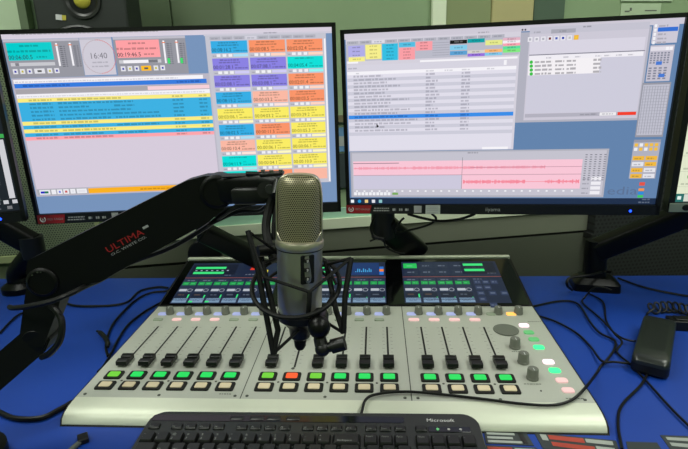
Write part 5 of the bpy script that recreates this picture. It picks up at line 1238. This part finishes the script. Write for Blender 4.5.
# cables under the playlist monitor
Zc = 1.09
cable([at(374, 218, Zc), at(371, 228, Zc), at(374, 236, Zc), at(384, 239, Zc)], 0.0030, 'black cable loop at the left of the playlist monitor arm')
cable([at(404, 218, 1.10), at(400, 222, 1.10), at(396, 232, 1.11), at(410, 230, 1.11), at(428, 225, 1.10), at(436, 219, 1.08), at(432, 214, 1.06)], 0.0026, 'thin black cable drooping below the white label of the playlist monitor')
cable([at(408, 214, 1.06), at(422, 218, 1.07), at(440, 221, 1.08), at(460, 219, 1.07), at(475, 214, 1.05)], 0.0030, 'black cable sagging just under the playlist monitor bezel')
cable([at(370, 241, 1.14), at(382, 238, 1.13), at(386, 247, 1.14), at(395, 252, 1.15), at(405, 254, 1.15)], 0.0022, 'thin black cable below the playlist monitor arm')
cable([D(612, 272, 0.05), D(603, 272, 0.045), D(590, 275, 0.05), D(570, 278, 0.045), D(567, 285, 0.03), D(572, 290, 0.005)], 0.0030, 'black cable looping over the base of the right monitor arm')

# ================================================================== SMALL THINGS ON THE DESK, RIGHT
d0_, d1_ = D(648.5, 376), D(658, 332); pf = Frame((d0_+d1_)/2, math.atan2(d1_.y-d0_.y, d1_.x-d0_.x)-math.pi/2, 0); pw_ = (D(666, 372)-D(633, 368)).length
pa = thing('power_adapter', 'black rounded power adapter brick lying on the blue desk at right', 'power adapter', pf)
def pl_(x, y, z): p = pf.hit(x, y, 2, z); return p
a0 = pl_(634, 370, 0.03); 
def ploc(x, y, z=0.0): q_ = pf.hit(x, y, 2, z); return q_.x, q_.y
xa_, ya_ = ploc(652, 372, 0); _, yb_ = ploc(658, 322, 0.026); wA = 0.056; lA = (d1_-d0_).length+0.01
m_ = MB(); P = rrect(wA, lA, 0.012, 5); yc_ = 0.0
m_.loft([[(a_*k_, yc_+c_*k_, z_) for a_, c_ in P] for z_, k_ in ((0.0, 0.94), (0.006, 1.0), (0.020, 1.0))], 0, True, True); link('lower_shell', m_, M_blackp, pa)
m_ = MB(); m_.loft([[(a_*k_, yc_+c_*k_, z_) for a_, c_ in P] for z_, k_ in ((0.0203, 1.0), (0.026, 0.995), (0.031, 0.95), (0.0335, 0.86), (0.0345, 0.6))], 0, True, True); link('upper_shell', m_, mat('dark_glossy_plastic', (30, 34, 32), 0.3), pa)
m_ = MB(); f_ = Frame(D(681, 328), -0.2); m_.box(f_.world((0, 0, 0.010)), (0.05, 0.03, 0.02), f_.R); m_.box(f_.world((-0.0, 0, 0.0215)), (0.03, 0.02, 0.003), f_.R); solo('junction_box', m_, M_blackp, 'small black box behind the power adapter at the right edge', 'box', bev=0.003)
# printed strips along the front of the desk, right
def strip(pts, label, stripes):
    z_ = DESK+0.0001; P_ = [onz(x, y, z_) for x, y in pts]; o_ = (P_[0]+P_[1]+P_[2]+P_[3])/4; o_.z = DESK; m__ = MB()
    lo2 = [p-o_ for p in P_]; hi = [p+Vector((0, 0, 0.0008)) for p in lo2]; m__.add(lo2+hi, [(3, 2, 1, 0), (4, 5, 6, 7), (0, 1, 5, 4), (1, 2, 6, 5), (2, 3, 7, 6), (3, 0, 4, 7)])
    TL_, TR_, BR__, BL_ = hi
    if (TR_-TL_).cross(BL_-TL_).z > 0: pass
    for (u0, v0, u1, v1, mi) in stripes:
        g = lambda a_, c_: (TL_*(1-a_)+TR_*a_)*(1-c_)+(BL_*(1-a_)+BR__*a_)*c_+Vector((0, 0, 0.0003))
        m__.add([g(u0, v1), g(u1, v1), g(u1, v0), g(u0, v0)], [(0, 1, 2, 3)], mi)
    me_ = link('printed_strip', m__, [M_stripd, M_stripl, M_stripr, M_label]); me_.location = o_
    tag(me_, label, 'printed card')
strip([(484, 431.5), (526, 433), (534, 446), (486, 444)], 'dark printed card with pale bars just right of the keyboard', [(0.05, 0.1, 0.7, 0.28, 1), (0.05, 0.42, 0.62, 0.6, 1), (0.05, 0.72, 0.8, 0.9, 1), (0.78, 0.1, 0.9, 0.9, 3)])
strip([(534, 433), (616, 441), (622, 460), (543, 449)], 'dark printed card with red and grey stripes in front of the console right corner', [(0.06, 0.08, 0.14, 0.45, 1), (0.16, 0.08, 0.6, 0.35, 2), (0.62, 0.08, 0.95, 0.3, 1), (0.16, 0.5, 0.7, 0.75, 2), (0.72, 0.45, 0.95, 0.7, 1)])
strip([(486, 445.5), (536, 448), (552, 466), (488, 462)], 'red edged printed card at the bottom edge beside the keyboard', [(0.02, 0.1, 0.5, 0.3, 2), (0.55, 0.1, 0.95, 0.3, 1)])
strip([(660, 435.5), (700, 437), (715, 458), (672, 452)], 'dark printed card with pale bars in the lower right corner', [(0.1, 0.12, 0.9, 0.3, 1), (0.1, 0.45, 0.9, 0.65, 1)])
strip([(626, 442), (657, 443), (668, 460), (630, 458)], 'plain dark card between the striped cards at the bottom right', [(0.1, 0.7, 0.9, 0.8, 3)])

# ================================================================== WORLD
w = bpy.data.worlds.new('world'); S.world = w; w.use_nodes = True
w.node_tree.nodes['Background'].inputs[0].default_value = (0.5, 0.55, 0.5, 1); w.node_tree.nodes['Background'].inputs[1].default_value = 0.05
S.view_settings.view_transform = 'Standard'; S.view_settings.look = 'None'; S.view_settings.exposure = 0; S.view_settings.gamma = 1; S.view_settings.use_curve_mapping = False
